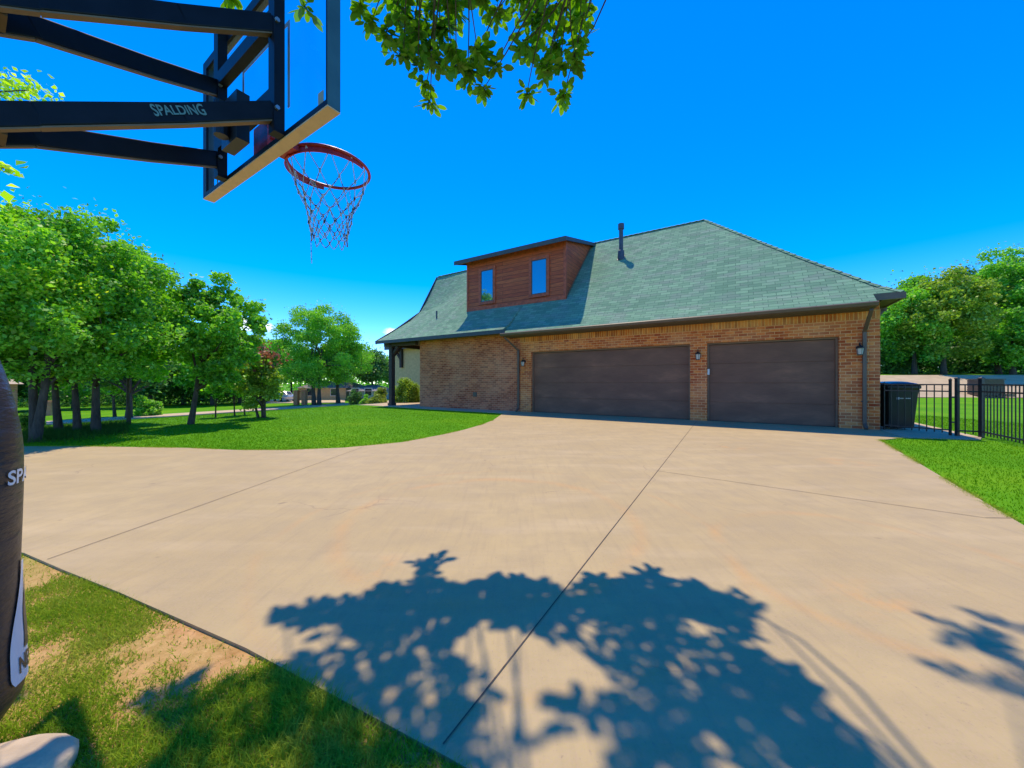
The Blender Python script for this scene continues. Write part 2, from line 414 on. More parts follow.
M['leaf_lime'] = mat_leaf('leaf_lime', (.12, .20, .02), (.22, .32, .04), (.36, .45, .07), .35)
M['bloom'] = mat_leaf('bloom_red', (.18, .06, .04), (.28, .09, .06), (.36, .16, .08), .3)
M['brick'] = mat_brick('garage_brick', [(.40,.058,.017), (.84,.195,.042), (.50,.072,.022), (.88,.285,.065)], (.92,.52,.24))
M['brick_left'] = mat_brick('side_brick', [(.44,.080,.036), (.76,.19,.08), (.38,.070,.035), (.80,.245,.10)], (.84,.40,.22))
M['soldier'] = mat_brick('soldier_brick', [(.34,.065,.015), (.74,.19,.03), (.42,.08,.02), (.84,.27,.05)], (.95,.58,.22), rot=True)
M['far_brick'] = mat_brick('far_brick', [(.62,.17,.08), (.72,.24,.11), (.55,.15,.07), (.7,.27,.13)], (.7,.42,.27))
M['shingle'] = mat_shingle(); M['siding'] = mat_siding(); M['door'] = mat_door()
M['gutter'] = simple('gutter_brown', (.13, .085, .06), .45, var=.12)
M['fascia'] = simple('fascia_slate', (.055, .062, .068), .55, var=.15)
M['trim'] = simple('cedar_trim', (.42, .08, .03), .6, var=.35, scale=9, bmp=.2)
M['soffit'] = simple('soffit', (.12, .09, .06), .8)
M['frame'] = simple('door_frame', (.20, .12, .07), .6)
M['post'] = simple('dark_timber', (.045, .030, .024), .7, var=.3, scale=12, bmp=.4)
M['black_metal'] = simple('black_metal', (.012, .013, .016), .4, var=.25)
M['steel'] = simple('black_steel_arm', (.007, .009, .016), .45, var=.3, scale=8, spec=.22)
M['zinc'] = simple('zinc_bolt', (.45, .45, .45), .35, metal=.8)
M['board_edge'] = simple('board_edge_tan', (.68, .47, .32), .5, var=.08, scale=20)
M['board_side'] = simple('board_side', (.05, .11, .13), .25, var=.2)
M['board_trim'] = simple('board_trim_grey', (.36, .33, .27), .6)
M['red'] = simple('rim_red', (.42, .022, .022), .4, var=.25, scale=20)
M['net'] = mat_net(); M['clear'] = mat_clear(); M['pane'] = mat_pane(); M['pad'] = mat_pad()
M['white'] = simple('logo_white', (.72, .72, .76), .5, var=.04)
M['logo_teal'] = simple('logo_teal', (.13, .24, .24), .5, var=.25, scale=60)
M['bin'] = simple('bin_plastic', (.010, .014, .014), .38, var=.25)
M['lid'] = simple('bin_lid', (.016, .025, .05), .22, var=.2)  # black lid with the sky's blue reflection put into its colour
M['rubber'] = simple('rubber', (.012, .012, .012), .8)
M['lamp_glass'] = simple('lamp_glass', (.55, .52, .46), .15, var=.05)
M['rock'] = simple('pale_rock', (.62, .43, .27), .85, var=.22, scale=7, bmp=.6)
M['retain'] = simple('retaining_wall', (.50, .38, .22), .9, var=.12, scale=1.5, bmp=.2)
M['asphalt'] = simple('asphalt', (.20, .18, .16), .9, var=.12, scale=2, bmp=.2)
M['kerb'] = simple('kerb', (.52, .42, .28), .9, var=.08)
M['walk'] = simple('walk_concrete', (.54, .41, .26), .9, var=.1, scale=3)
M['apron'] = simple('walk_by_wall', (.50, .38, .22), .85, var=.1, scale=2, bmp=.2)
M['joint'] = simple('joint', (.10, .070, .050), .9, var=.4, scale=20)
M['car'] = simple('car_silver', (.55, .58, .62), .25, metal=.5, var=.03)
M['car_glass'] = simple('car_glass', (.03, .04, .05), .08)
M['far_roof'] = simple('far_roof', (.20, .19, .19), .9)
M['far_wall'] = simple('far_wall', (.60, .40, .21), .9)
M['grey_wall'] = simple('grey_wall', (.27, .27, .30), .9)
M['brown_wood'] = simple('brown_wood', (.13, .075, .045), .7, var=.3, scale=10)
M['keypad'] = simple('keypad', (.62, .62, .6), .5)
M['vent'] = simple('vent_pipe', (.05, .065, .10), .5, var=.2)
M['flash'] = simple('flashing', (.20, .21, .22), .6)
M['soil'] = simple('soil', (.20, .11, .06), .95, var=.35, scale=12, bmp=.6)

# ------------------------------------------------------------------ camera, light, sky
cam = bpy.data.cameras.new('camera'); co = bpy.data.objects.new('camera', cam); COL.objects.link(co)
co.location = (0, 0, CAMZ); co.rotation_euler = (math.pi/2, 0, 0)
cam.sensor_width = 36; cam.lens = F / 1024 * 36; cam.shift_y = -2/1024; cam.clip_start = .05; cam.clip_end = 2000
SC.camera = co
SUN_H = Vector((-.085, .375, 1.0)).normalized()      # towards the sun
el = math.asin(SUN_H.z); az = math.atan2(SUN_H.x, SUN_H.y)
sd = bpy.data.lights.new('sun', 'SUN'); so = bpy.data.objects.new('sun', sd); COL.objects.link(so)
sd.energy = 3.1; sd.angle = math.radians(.53); sd.color = (1, .84, .62)
so.rotation_euler = (-SUN_H).to_track_quat('-Z', 'Y').to_euler(); so.location = (0, 0, 30)
w = bpy.data.worlds.new('World'); SC.world = w; w.use_nodes = True; nt = w.node_tree
bg = nt.nodes['Background']; sky = nt.nodes.new('ShaderNodeTexSky'); sky.sky_type = 'NISHITA'; sky.sun_disc = False
sky.sun_elevation = el; sky.sun_rotation = az; sky.air_density = 1.0; sky.dust_density = .0; sky.ozone_density = 2.0
hs = nt.nodes.new('ShaderNodeHueSaturation'); hs.inputs['Saturation'].default_value = 1.48; hs.inputs['Hue'].default_value = .511; hs.inputs['Value'].default_value = 1.62; sky.altitude = 3500
nt.links.new(sky.outputs[0], hs.inputs['Color'])
# a few small fair-weather clouds low in the sky
tc = nt.nodes.new('ShaderNodeTexCoord'); cn = noise(nt, mapping(nt, tc.outputs['Generated'], (1, 1, 2.6)), 9, 7, .6)
def cloud(dirv, size):
    d = Vector(dirv).normalized()
    dd = nt.nodes.new('ShaderNodeVectorMath'); dd.operation = 'DISTANCE'; nt.links.new(mapping(nt, tc.outputs['Generated'], (1,1,2.2)), dd.inputs[0]); dd.inputs[1].default_value = (d.x, d.y, d.z*2.2)
    mr = nt.nodes.new('ShaderNodeMapRange'); mr.inputs['From Min'].default_value = 0; mr.inputs['From Max'].default_value = size; mr.inputs['To Min'].default_value = .42; mr.inputs['To Max'].default_value = -.3
    nt.links.new(dd.outputs['Value'], mr.inputs['Value']); return mr.outputs[0]
acc = None
for px, py, s in ((240, 322, .085), (262, 325, .06), (396, 334, .07), (412, 338, .05)):
    c_ = cloud(((px-CX)/F, 1, (HY-py)/F), s)
    if acc is None: acc = c_
    else:
        mm = nt.nodes.new('ShaderNodeMath'); mm.operation = 'MAXIMUM'; nt.links.new(acc, mm.inputs[0]); nt.links.new(c_, mm.inputs[1]); acc = mm.outputs[0]
ad = nt.nodes.new('ShaderNodeMath'); ad.operation = 'ADD'; nt.links.new(acc, ad.inputs[0]); nt.links.new(cn, ad.inputs[1])
cm = ramp(nt, ad.outputs[0], [(.62, (0,)*3), (.85, (.85,)*3)]).outputs[0]
skyc = mix(nt, cm, hs.outputs[0], (9, 9.6, 10.5))
nt.links.new(skyc, bg.inputs[0]); bg.inputs[1].default_value = .15
SC.view_settings.view_transform = 'Standard'; SC.view_settings.look = 'None'; SC.view_settings.exposure = .65; SC.view_settings.gamma = 1
SC.render.engine = 'CYCLES'
SC.cycles.max_bounces = 8; SC.cycles.transparent_max_bounces = 12

# ------------------------------------------------------------------ terrain, driveway, road
def axis(lo, hi, fine0, fine1, step):
    a = [fine0 + i*step for i in range(int((fine1-fine0)/step)+1)]
    s = step; v = a[-1]
    while v < hi: s *= 1.22; v += s; a.append(v)
    s = step; v = a[0]
    while v > lo: s *= 1.22; v -= s; a.insert(0, v)
    return a
def build_ground():
    X = axis(-700, 700, -48, 42, .6); Y = axis(-120, 900, -3, 50, .6)
    # extra rows close to the retaining wall edge
    vs = []
    for y in Y:
        for x in X: vs.append((x, y, g(x, y)))
    nx = len(X); fs = []
    for j in range(len(Y)-1):
        for i in range(nx-1): fs += [j*nx+i, j*nx+i+1, (j+1)*nx+i+1, (j+1)*nx+i]
    o = raw_mesh('ground', vs, fs, 4, M['ground']); o.data.shade_smooth()
    tag(o, kind='structure'); return o
build_ground()

DRIVE = [(-3.42,2.533),(-2.85,2.30),(-2.24,2.06),(-1.2,1.629),(-.205,1.155),(1.0,.55),(2.1,.08),(4.27,3.0),(7.61,7.47)]
# local house frame
A = Vector((9.24, 9.06, 0)); dv = Vector((-.848, .530, 0)); nv = Vector((.530, .848, 0))
def HL(t, D, z=0): return A + dv*t + nv*D + Vector((0,0,z))
p = HL(-.02, -1.5); DRIVE += [(p.x-.05, p.y+.0)]
for t, D in ((-.02, .3), (10.7, .3), (10.7, -.95)):
    p = HL(t, D); DRIVE.append((p.x, p.y))
DRIVE += [(-.60,11.3),(-.89,10.07),(-1.2,9.1),(-1.63,8.17),(-2.2,7.2),(-3.08,6.6),(-4.0,6.38),(-4.9,6.38),(-5.9,6.58),(-7.67,6.72),(-9.13,6.77),(-14,7.0),(-34,9.5)]
DRIVE += [(-34,4.5),(-14,3.4),(-8,3.25),(-5,3.0)]
def in_poly(x, y, P):
    c = False; n = len(P); j = n-1
    for i in range(n):
        if (P[i][1] > y) != (P[j][1] > y) and x < (P[j][0]-P[i][0])*(y-P[i][1])/(P[j][1]-P[i][1])+P[i][0]: c = not c
        j = i
    return c
def slab(name, poly, top, mat, thick=.14, step=1.0, kind='structure', follow=True):
    bm = bmesh.new(); vs = [bm.verts.new((x, y, 0)) for x, y in poly]; f = bm.faces.new(vs)
    if f.normal.z < 0: f.normal_flip()
    xs = [q[0] for q in poly]; ys = [q[1] for q in poly]
    if follow:
        k = math.floor(min(xs))
        while k < max(xs): bmesh.ops.bisect_plane(bm, geom=bm.verts[:]+bm.edges[:]+bm.faces[:], plane_co=(k,0,0), plane_no=(1,0,0)); k += step
        k = math.floor(min(ys))
        while k < max(ys): bmesh.ops.bisect_plane(bm, geom=bm.verts[:]+bm.edges[:]+bm.faces[:], plane_co=(0,k,0), plane_no=(0,1,0)); k += step
    for v in bm.verts: v.co.z = g(v.co.x, v.co.y) + .016 + top
    r = bmesh.ops.extrude_face_region(bm, geom=bm.faces[:])
    # extruded copy becomes the top, the originals the bottom
    ev = [e for e in r['geom'] if isinstance(e, bmesh.types.BMVert)]
    s = set(ev)
    for v in bm.verts:
        if v not in s: v.co.z -= thick
    bmesh.ops.recalc_face_normals(bm, faces=bm.faces)
    bmesh.ops.triangulate(bm, faces=[f for f in bm.faces if len(f.verts) > 4])
    me = bpy.data.meshes.new(name); bm.to_mesh(me); bm.free(); me.materials.append(mat)
    o = bpy.data.objects.new(name, me); COL.objects.link(o)
    if kind: o['kind'] = kind
    return o
drive = slab('driveway', DRIVE, 0.0, M['concrete'])

def strip(name, pts, wd, mat, z=.004, parent=None):
    mb = MB()
    for a, b in zip(pts[:-1], pts[1:]):
        a = Vector((*a, 0)); b = Vector((*b, 0)); d = (b-a).normalized(); s = Vector((-d.y, d.x, 0))*wd/2
        mb.add([a-s+Vector((0,0,z)), a+s+Vector((0,0,z)), b+s+Vector((0,0,z)), b-s+Vector((0,0,z))], [(0,1,2,3)])
    return mb.build(name, mat, parent)
def P2(px, py): q = ray(px, py); return (q.x, q.y)
p0 = HL(4.1, -.02)
strip('control_joint', [(p0.x, p0.y), (-.228, 1.193)], .0055, M['joint'], parent=drive)
strip('control_joint', [(-3.14, 2.44), (-3.02, 3.5), (-2.75, 6.60)], .006, M['joint'], parent=drive)
strip('control_joint', [(2.95, 4.55), P2(740,478), P2(985,517), (4.55, 3.4)][0:0] or [(1.95, 5.07-.2), P2(985,518), (4.40, 3.18)], .007, M['joint'], parent=drive)

# path along the left wall, porch slab, front walk, side walk behind the gate
def slab_tD(name, q, top, mat, **k): return slab(name, [(HL(t, D).x, HL(t, D).y) for t, D in q], top, mat, **k)
slab_tD('path', [(10.7,-.95),(10.7,.25),(20.2,.25),(20.2,-.62),(14,-.95)], .004, M['apron'])
slab_tD('porch_floor', [(16.2,.25),(16.2,7.4),(20.2,7.4),(20.2,.25)], .006, M['apron'])
slab('walkway', [(HL(20.2,1).x, HL(20.2,1).y), (HL(20.2,3.6).x, HL(20.2,3.6).y), (-11.5,24.2), (-17,27), (-18,24), (-11,21.2)], .012, M['walk'], follow=True, step=.6)
slab_tD('side_path', [(-1.25,-1.05),(-1.45,-.55),(-1.35,8.5),(-.0,8.5),(-.0,-1.46)], .003, M['apron'])

# street with kerbs and far pavement, following constant u
ud = Vector((.46, .887, 0)); un = Vector((-.887, .46, 0))
def uv_strip(name, u0, u1, lift, mat, kind='structure', parent=None, thick=.2):
    mb = MB(); rows = []
    for i in range(0, 101):
        s = -60 + i*2.4
        row = []
        for u in (u0, (u0+u1)/2, u1):
            q = ud*s + un*u; row.append((q.x, q.y, g(q.x, q.y)+lift))
        rows.append(row)
    mb.grid(rows)
    for uu, fl in ((0, 1), (2, 1)):
        r2 = [[rows[i][uu], (rows[i][uu][0], rows[i][uu][1], rows[i][uu][2]-thick)] for i in range(101)]
        mb.grid(r2)
    o = mb.build(name, mat, parent, recalc=False)
    if kind: o['kind'] = kind
    return o
uv_strip('road', 32.3, 36.0, .05, M['asphalt'])
uv_strip('kerb', 32.0, 32.3, .12, M['kerb']); uv_strip('kerb', 36.0, 36.3, .12, M['kerb'])
uv_strip('pavement', 37.0, 39.5, .06, M['walk'])

# ------------------------------------------------------------------ the house
RZ = math.atan2(-.530, .848)
house = empty('brick_house', A, RZ, 'long brick house with green shingle roof, cedar dormer and two dark garage doors', 'house')
def box_tD(mb, t0, t1, D0, D1, z0, z1): return mb.box(-t1, -t0, D0, D1, z0, z1)
DT0, DT1 = (.778, 3.83), (4.30, 10.0); DH = 2.40
WT = .22
mb = MB(); ztop = 3.02
for a, b in ((0, DT0[0]), (DT0[1], DT1[0]), (DT1[1], 10.5)):
    box_tD(mb, a, b, 0, WT, -.1, DH)
box_tD(mb, 0, 10.5, 0, WT, DH, 2.80)
box_tD(mb, 0, 10.5, .03, WT, 2.80, 3.30)
box_tD(mb, -0, WT, WT, 8.3, -.1, 3.30)
mb.build('wall', M['brick'], house)
mb = MB(); box_tD(mb, 0, 10.5, -.012, .03, 2.80, 3.035); mb.build('soldier_course', M['soldier'], house)
mb = MB(); box_tD(mb, 10.5, 16.27, .06, .06+WT, -.1, 3.28); box_tD(mb, 16.27-WT, 16.27, .06+WT, 8.3, -.1, 3.3)
box_tD(mb, 0, 16.27, 8.3, 8.3+WT, -.1, 3.3)
mb.build('wall', M['brick_left'], house)
# gable wall over the porch side
mb = MB(); mb.prism([(.3, 3.3), (8.2, 3.3), (5.6, 5.2), (4.17, 6.6), (2.8, 5.2)], -16.2, -16.0, 'x'); mb.build('gable_wall', M['brick_left'], house)
# garage doors
def garage_door(t0, t1):
    root = MB(); n = 4; hgt = DH - .06
    y = .16
    for i in range(n):
        z0 = .012 + i*hgt/n; z1 = .012 + (i+1)*hgt/n - .012
        root.box(-t1+.05, -t0-.05, y, y+.04, z0, z1)
    root.box(-t1+.05, -t0-.05, y+.012, y+.035, .012, hgt)
    d = root.build('garage_door', M['door'], house, bevel=.004)
    f = MB(); f.box(-t1+.001, -t1+.05, .10, .20, 0, DH-.05); f.box(-t0-.05, -t0-.001, .10, .20, 0, DH-.05); f.box(-t1+.001, -t0-.001, .10, .20, DH-.05, DH-.002)
    f.build('door_frame', M['frame'], d)
    s = MB(); s.box(-t1+.05, -t0-.05, .155, .175, .001, .0115); s.build('bottom_seal', M['rubber'], d)
garage_door(*DT0); garage_door(*DT1)
# unseen panel added behind the doors so nothing glows through
mb = MB(); box_tD(mb, .3, 10.4, 1.0, 1.1, 0, 3.2); mb.build('light_block_panel', M['grey_wall'], house)

def lerp(prof, D):
    for (a, za), (b, zb) in zip(prof[:-1], prof[1:]):
        if D <= b: return za + (zb-za)*(D-a)/(b-a)
    return prof[-1][1]
PA = [(-.6,3.15),(0,3.60),(1.38,4.97),(4.17,7.85)]
PL = [(-.6,3.30),(0,3.66),(1.38,4.97),(4.17,7.85)]
PB = [(-.6,3.28),(.3,3.74),(1.0,4.14),(1.9,4.70),(2.70,5.36),(3.2,6.08),(3.7,6.94),(4.17,7.80)]
RD = 4.17
def mirror(D): return D if D <= RD else 2*RD - D
def roof_mesh():
    mb = MB()
    # front face, garage part: t from hip to 10.95
    Ds = [-.6,-.3,0,.35,.7,1.04,1.38,2.0,2.6,3.2,3.7,4.17]
    def H(D): return lerp(PA, D)
    # main strip rows: for each D, from t = hip(D) to 10.95
    row = []
    for D in Ds:
        t0 = .2 if D < -.31 else max(D, -.34)
        if abs(D+.3) < 1e-6: t0 = -.34
        row.append(t0)
    # part below D=-.3 (t>=.2)
    mb.add([(-.2,-.6,H(-.6)),(-.2,-.3,H(-.3)),(-10.95,-.3,H(-.3)),(-10.95,-.6,H(-.6))], [(0,1,2,3)])
    for (D0, a), (D1, b) in zip(list(zip(Ds, row))[1:-1], list(zip(Ds, row))[2:]):
        mb.add([(-a,D0,H(D0)),(-b,D1,H(D1)),(-10.95,D1,H(D1)),(-10.95,D0,H(D0))], [(0,1,2,3)])
        # hip side (right face), mirrored roles of t and D; runs back to the rear hip
        mb.add([(-a,D0,H(D0)),(-b,D1,H(D1)),(-b,2*RD-D1,H(D1)),(-a,2*RD-D0,H(D0))], [(3,2,1,0)])
        mb.add([(-a,2*RD-D0,H(D0)),(-b,2*RD-D1,H(D1)),(-10.95,2*RD-D1,H(D1)),(-10.95,2*RD-D0,H(D0))], [(3,2,1,0)])
    # left part with its bell-cast flare
    def HLt(t, D):
        k = ss(14.0, 19.0, t); return lerp(PL, D)*(1-k) + lerp(PB, D)*k
    ts = [10.95, 12, 13, 14, 14.8, 15.5, 16.2, 17, 17.6, 18.2, 18.6, 19.0]
    D2 = [-.6,-.2,.3,.7,1.0,1.38,1.9,2.3,2.70,3.2,3.7,4.17]
    D2 = D2 + [2*RD - d for d in D2[::-1][1:]]
    rows = [[(-(t - .30*ss(17, 19, t)*ss(.6, -.6, mirror(D)) ) if mirror(D) < .6 else -t, D, HLt(t, mirror(D))) for D in D2] for t in ts]
    mb.grid(rows)
    return mb
rm = roof_mesh(); roof = rm.build('roof', M['shingle'], house, recalc=False)
for p_ in roof.data.polygons: pass
sol = roof.modifiers.new('thick', 'SOLIDIFY'); sol.thickness = .09; sol.offset = 0
# make normals point up before solidify
bm = bmesh.new(); bm.from_mesh(roof.data)
for f in bm.faces:
    if f.normal.z < 0: f.normal_flip()
bm.to_mesh(roof.data); bm.free()
sol.offset = -1
# ridge + hip caps
cp = MB(); k = 0
def caps(p0, p1, w=.16, n=None):
    p0 = Vector(p0); p1 = Vector(p1); L = (p1-p0).length; n = n or max(1, int(L/.24)); d = (p1-p0)/n
    side = d.cross(Vector((0,0,1))).normalized(); up = side.cross(d).normalized()
    for i in range(n):
        a = p0+d*i; b = a+d*1.12
        z0 = .012; z1 = .034
        vs = [a+up*z1, a+side*w/2-up*.045+up*z1, b+side*w/2-up*.045+up*z0, b+up*z0, b-side*w/2-up*.045+up*z0, a-side*w/2-up*.045+up*z1,
              a+up*(z1-.03), a+side*w/2-up*.075+up*z1, a-side*w/2-up*.075+up*z1]
        cp.add(vs, [(0,1,2,3),(0,3,4,5),(0,6,7,1),(0,5,8,6)])
def H(D): return lerp(PA, D)
hp = [-.32, 0, 1.38, 4.17]
for a, b in zip(hp[:-1], hp[1:]): caps((-a, a, H(a)), (-b, b, H(b)))
caps((-4.2, RD, 7.86), (-15.0, RD, 7.86)); caps((-15.0, RD, 7.855), (-19.0, RD, 7.81))
cp.build('ridge_cap', M['shingle'], roof, recalc=False)
# gutters, fascia
def gutter(t0, t1, D, z):
    m_ = MB(); pr = [(D+.0, z), (D-.10, z), (D-.125, z-.03), (D-.10, z-.10), (D-.03, z-.125), (D+.0, z-.125)]
    m_.prism(pr, -t1, -t0, 'x'); return m_.build('gutter', M['gutter'], house)
gutter(.19, 11.02, -.60, 3.135)
mb = MB(); box_tD(mb, 10.86, 18.72, -.66, -.60, 3.135, 3.285); mb.build('fascia', M['fascia'], house)
mb = MB(); box_tD(mb, .2, 10.95, -.58, -.001, 3.00, 3.035); mb.build('soffit', M['soffit'], house)
mb = MB(); box_tD(mb, 10.95, 18.68, -.59, .06, 3.20, 3.23); box_tD(mb, 16.3, 18.68, .06, 8.6, 3.20, 3.23); mb.build('soffit', M['soffit'], house)
# corner return of the side eave
mb = MB()
box_tD(mb, -.32, .2, -.36, -.30, 3.20, 3.355); box_tD(mb, -.36, -.32, -.36, 8.6, 3.20, 3.34)
mb.build('fascia', M['gutter'], house)
mb = MB(); box_tD(mb, -.32, -.001, -.30, 8.5, 3.22, 3.25); mb.build('soffit', M['soffit'], house)
mb = MB(); mb.beam((.005, 1.0, 2.72), (.30, 1.0, 3.16), .09, .09); mb.beam((.01, 1.0, 3.16), (.36, 1.0, 3.16), .09, .1)
mb.build('eave_bracket', M['gutter'], house)
# left rake board
mb = MB()
pb = [(-.62, 3.27), (1.0, 4.16), (2.70, 5.34), (4.17, 7.80), (2*RD-2.70, 5.34), (2*RD-1.0, 4.16), (2*RD+.62, 3.27)]
rx = lambda D: -19.03 + (.30 if D < 0 or D > 2*RD else 0)
for (a, za), (b, zb) in zip(pb[:-1], pb[1:]): mb.beam((rx(a), a, za-.06), (rx(b), b, zb-.06), .04, .16)
mb.build('rake_board', M['fascia'], house)
# downspouts
def downspout(t, D, zt, lean_t=0):
    m_ = MB(); y = D-.055
    m_.beam((-t, y, .12), (-t, y, zt-.55), .075, .06); 
    m_.beam((-t, y, zt-.57), (-t+lean_t, -.64, zt-.10), .07, .06)
    m_.beam((-t, y, .14), (-t, y-.16, .03), .075, .06)
    for z in (.7, 1.7): m_.beam((-t-.06, y+.02, z), (-t+.06, y+.02, z), .09, .03)
    m_.build('downspout', M['gutter'], house, bevel=.006)
downspout(.30, 0, 3.05, 0); downspout(10.56, .0, 3.05, -.28)
# wall lanterns
def lantern(t, z):
    m_ = MB(); m_.lathe([(0, .0), (.055, .0), (.055, .018), (0, .02)], 12)
    b_ = m_.build('wall_lantern', M['black_metal'], house); b_.location = (-t, -.002, z+.08); b_.rotation_euler = (math.pi/2, 0, 0)
    m_ = MB(); m_.tube([(0, .0, .01), (0, .05, .06), (0, .07, .13), (0, .02, .15)], .012, 8)
    m_.lathe([(0, .04), (.07, -.02), (.085, -.05), (.03, -.045), (0, -.05)][:], 12)
    a_ = MB(); a_.tube([(0, .06, .02), (0, .10, .09), (0, .03, .14)], .010, 8)
    # lantern head in house axes
    hd = MB(); c = (-t, -.14)
    hd.lathe([(.0, z+.16), (.02, z+.13), (.085, z+.07), (.085, z+.05), (.0, z+.05)], 10, c)
    hd.lathe([(0, z-.12), (.05, z-.12), (.055, z-.10), (0, z-.10)], 10, c)
    for q in range(5):
        an = 2*math.pi*q/5; hd.tube([(c[0]+.055*math.cos(an), c[1]+.055*math.sin(an), z-.11), (c[0]+.078*math.cos(an), c[1]+.078*math.sin(an), z+.055)], .005, 4)
    hd.tube([(-t, -.02, z+.08), (-t, -.06, z+.16), (-t, -.12, z+.20), (-t, -.14, z+.15)], .010, 8)
    ho = hd.build('lamp_head', M['black_metal'], b_); ho.matrix_parent_inverse = b_.matrix_basis.inverted() if False else Matrix.Identity(4)
    ho.parent = house; ho.parent = b_; ho.matrix_parent_inverse = (Matrix.Translation(b_.location) @ b_.rotation_euler.to_matrix().to_4x4()).inverted()
    gl = MB(); gl.lathe([(0, z-.10), (.048, z-.10), (.07, z+.048), (0, z+.048)], 10, c)
    go = gl.build('lamp_glass', M['lamp_glass'], b_, smooth=False); go.matrix_parent_inverse = ho.matrix_parent_inverse.copy()
for t, z in ((10.3, 1.95), (4.07, 2.0), (.40, 2.0)): lantern(t, z)
mb = MB(); mb.box(-3.83+.012, -3.83-.05+.12, -.03, -.002, 1.42, 1.60); mb.build('keypad', M['keypad'], house, bevel=.008)
mb = MB(); mb.box(-12.95, -12.75, .03, .059, .55, .75); mb.build('outlet_box', M['gutter'], house, bevel=.01)
# vent pipes
def vent(t, D, h, r, name='vent_pipe'):
    z = H(D); m_ = MB(); m_.tube([(-t, D, z-.1), (-t, D, z+h)], r, 14)
    m_.lathe([(r, z+h-.22), (r*1.5, z+h-.20), (r*1.5, z+h+.02), (0, z+h+.04)], 14, (-t, D)); m_.lathe([(r*1.01, z+.34), (r*1.5, z+.30), (r*1.7, z+.04), (r*1.7, z-.1)], 14, (-t, D))
    o = m_.build(name, M['vent'], house)
    n_ = Vector((0, -1.03, 1)).normalized(); m_ = MB(); c = Vector((-t, D, z)) + n_*.012; e1 = Vector((1,0,0)); e2 = n_.cross(e1)
    m_.add([c-e1*.15-e2*.15, c+e1*.15-e2*.15, c+e1*.15+e2*.15, c-e1*.15+e2*.15], [(0,1,2,3)]); m_.build('flashing', M['flash'], o)
vent(7.21, 2.80, 1.42, .085)
m_ = MB(); zz = lerp(PB, 1.1)*.4+lerp(PA, 1.1)*.6; m_.tube([(-16.1, 1.05, zz-.3), (-16.1, 1.05, zz+.34)], .04, 10); m_.build('vent_pipe', M['vent'], house)

# dormer
dorm = MB(); t0, t1, Dd = 8.93, 14.05, .973
ztopf = 6.80
def zr(D): return 6.93 + (7.80-6.93)*(D-.57)/(4.1-.57)   # dormer roof top
zf = zr(Dd) - .10; zb = zr(4.1) - .10
dorm.prism([(Dd, 4.45), (Dd, zf), (4.05, zb), (4.05, 7.3)], -t1, -t0, 'x')
dm = dorm.build('dormer', M['siding'], house)
mb = MB(); mb.box(-t0, -t0+.02, Dd-.03, Dd+.09, 4.55, zf-.005); mb.box(-t0-.10, -t0, Dd-.028, Dd-.001, 4.55, zf-.005)
mb.box(-t1, -t1+.10, Dd-.028, Dd-.001, 4.55, zf-.005); mb.box(-t1+.10, -t0-.10, Dd-.026, Dd-.001, zf-.19, zf-.006)
mb.box(-t1+.10, -t0-.10, Dd-.026, Dd-.001, 4.56, 4.72)
mb.build('corner_board', M['trim'], dm)
# side flashing strip along the roof slope
mb = MB(); mb.beam((-t0+.02, Dd+.02, H(Dd)+.09), (-t0+.02, 4.0, H(4.0)+.05), .02, .05); mb.build('flashing', M['frame'], dm)
dr = MB(); D0, D1 = .57, 4.14
dr.prism([(D0, zr(D0)), (D1, zr(D1)), (D1, zr(D1)-.05), (D0, zr(D0)-.05)], -14.47, -8.78, 'x')
ro = dr.build('dormer_roof', M['shingle'], dm)
mb = MB(); mb.box(-14.50, -8.75, D0-.03, D0, zr(D0)-.17, zr(D0)+.012)
for tx in (-14.50, -8.78): mb.prism([(D0, zr(D0)+.012), (D1, zr(D1)+.012), (D1, zr(D1)-.14), (D0, zr(D0)-.15)], tx, tx+.03, 'x')
mb.build('fascia', M['fascia'], ro)
mb = MB(); mb.prism([(D0+.002, zr(D0)-.10), (Dd, zr(Dd)-.10), (Dd, zr(Dd)-.12), (D0+.002, zr(D0)-.12)], -14.45, -8.81, 'x'); mb.build('soffit', M['trim'], ro)
for (a, b) in ((9.785, 10.51), (12.5, 13.2)):
    z0, z1 = 4.92, 6.38; y = Dd
    f = MB(); w_ = .12
    f.box(-b-w_, -b, y-.045, y-.003, z0-w_, z1+w_); f.box(-a, -a+w_, y-.045, y-.003, z0-w_, z1+w_)
    f.box(-b, -a, y-.045, y-.003, z1, z1+w_); f.box(-b-.02, -a+.02, y-.07, y-.046, z0-w_-.01, z0-.04); f.box(-b, -a, y-.045, y-.003, z0-w_, z0)
    fo = f.build('window', M['trim'], dm)
    s_ = MB()
    s_.box(-b+.001, -b+.035, y-.035, y-.004, z0+.001, z1-.001); s_.box(-a-.035, -a-.001, y-.035, y-.004, z0+.001, z1-.001); s_.box(-b+.035, -a-.035, y-.035, y-.004, z0+.001, z0+.035); s_.box(-b+.035, -a-.035, y-.035, y-.004, z1-.035, z1-.001)
    s_.build('sash', M['fascia'], dm)
    g_ = MB(); g_.box(-b+.035, -a-.035, y-.02, y-.005, z0+.035, z1-.035); g_.build('window_glass', M['pane'], dm)
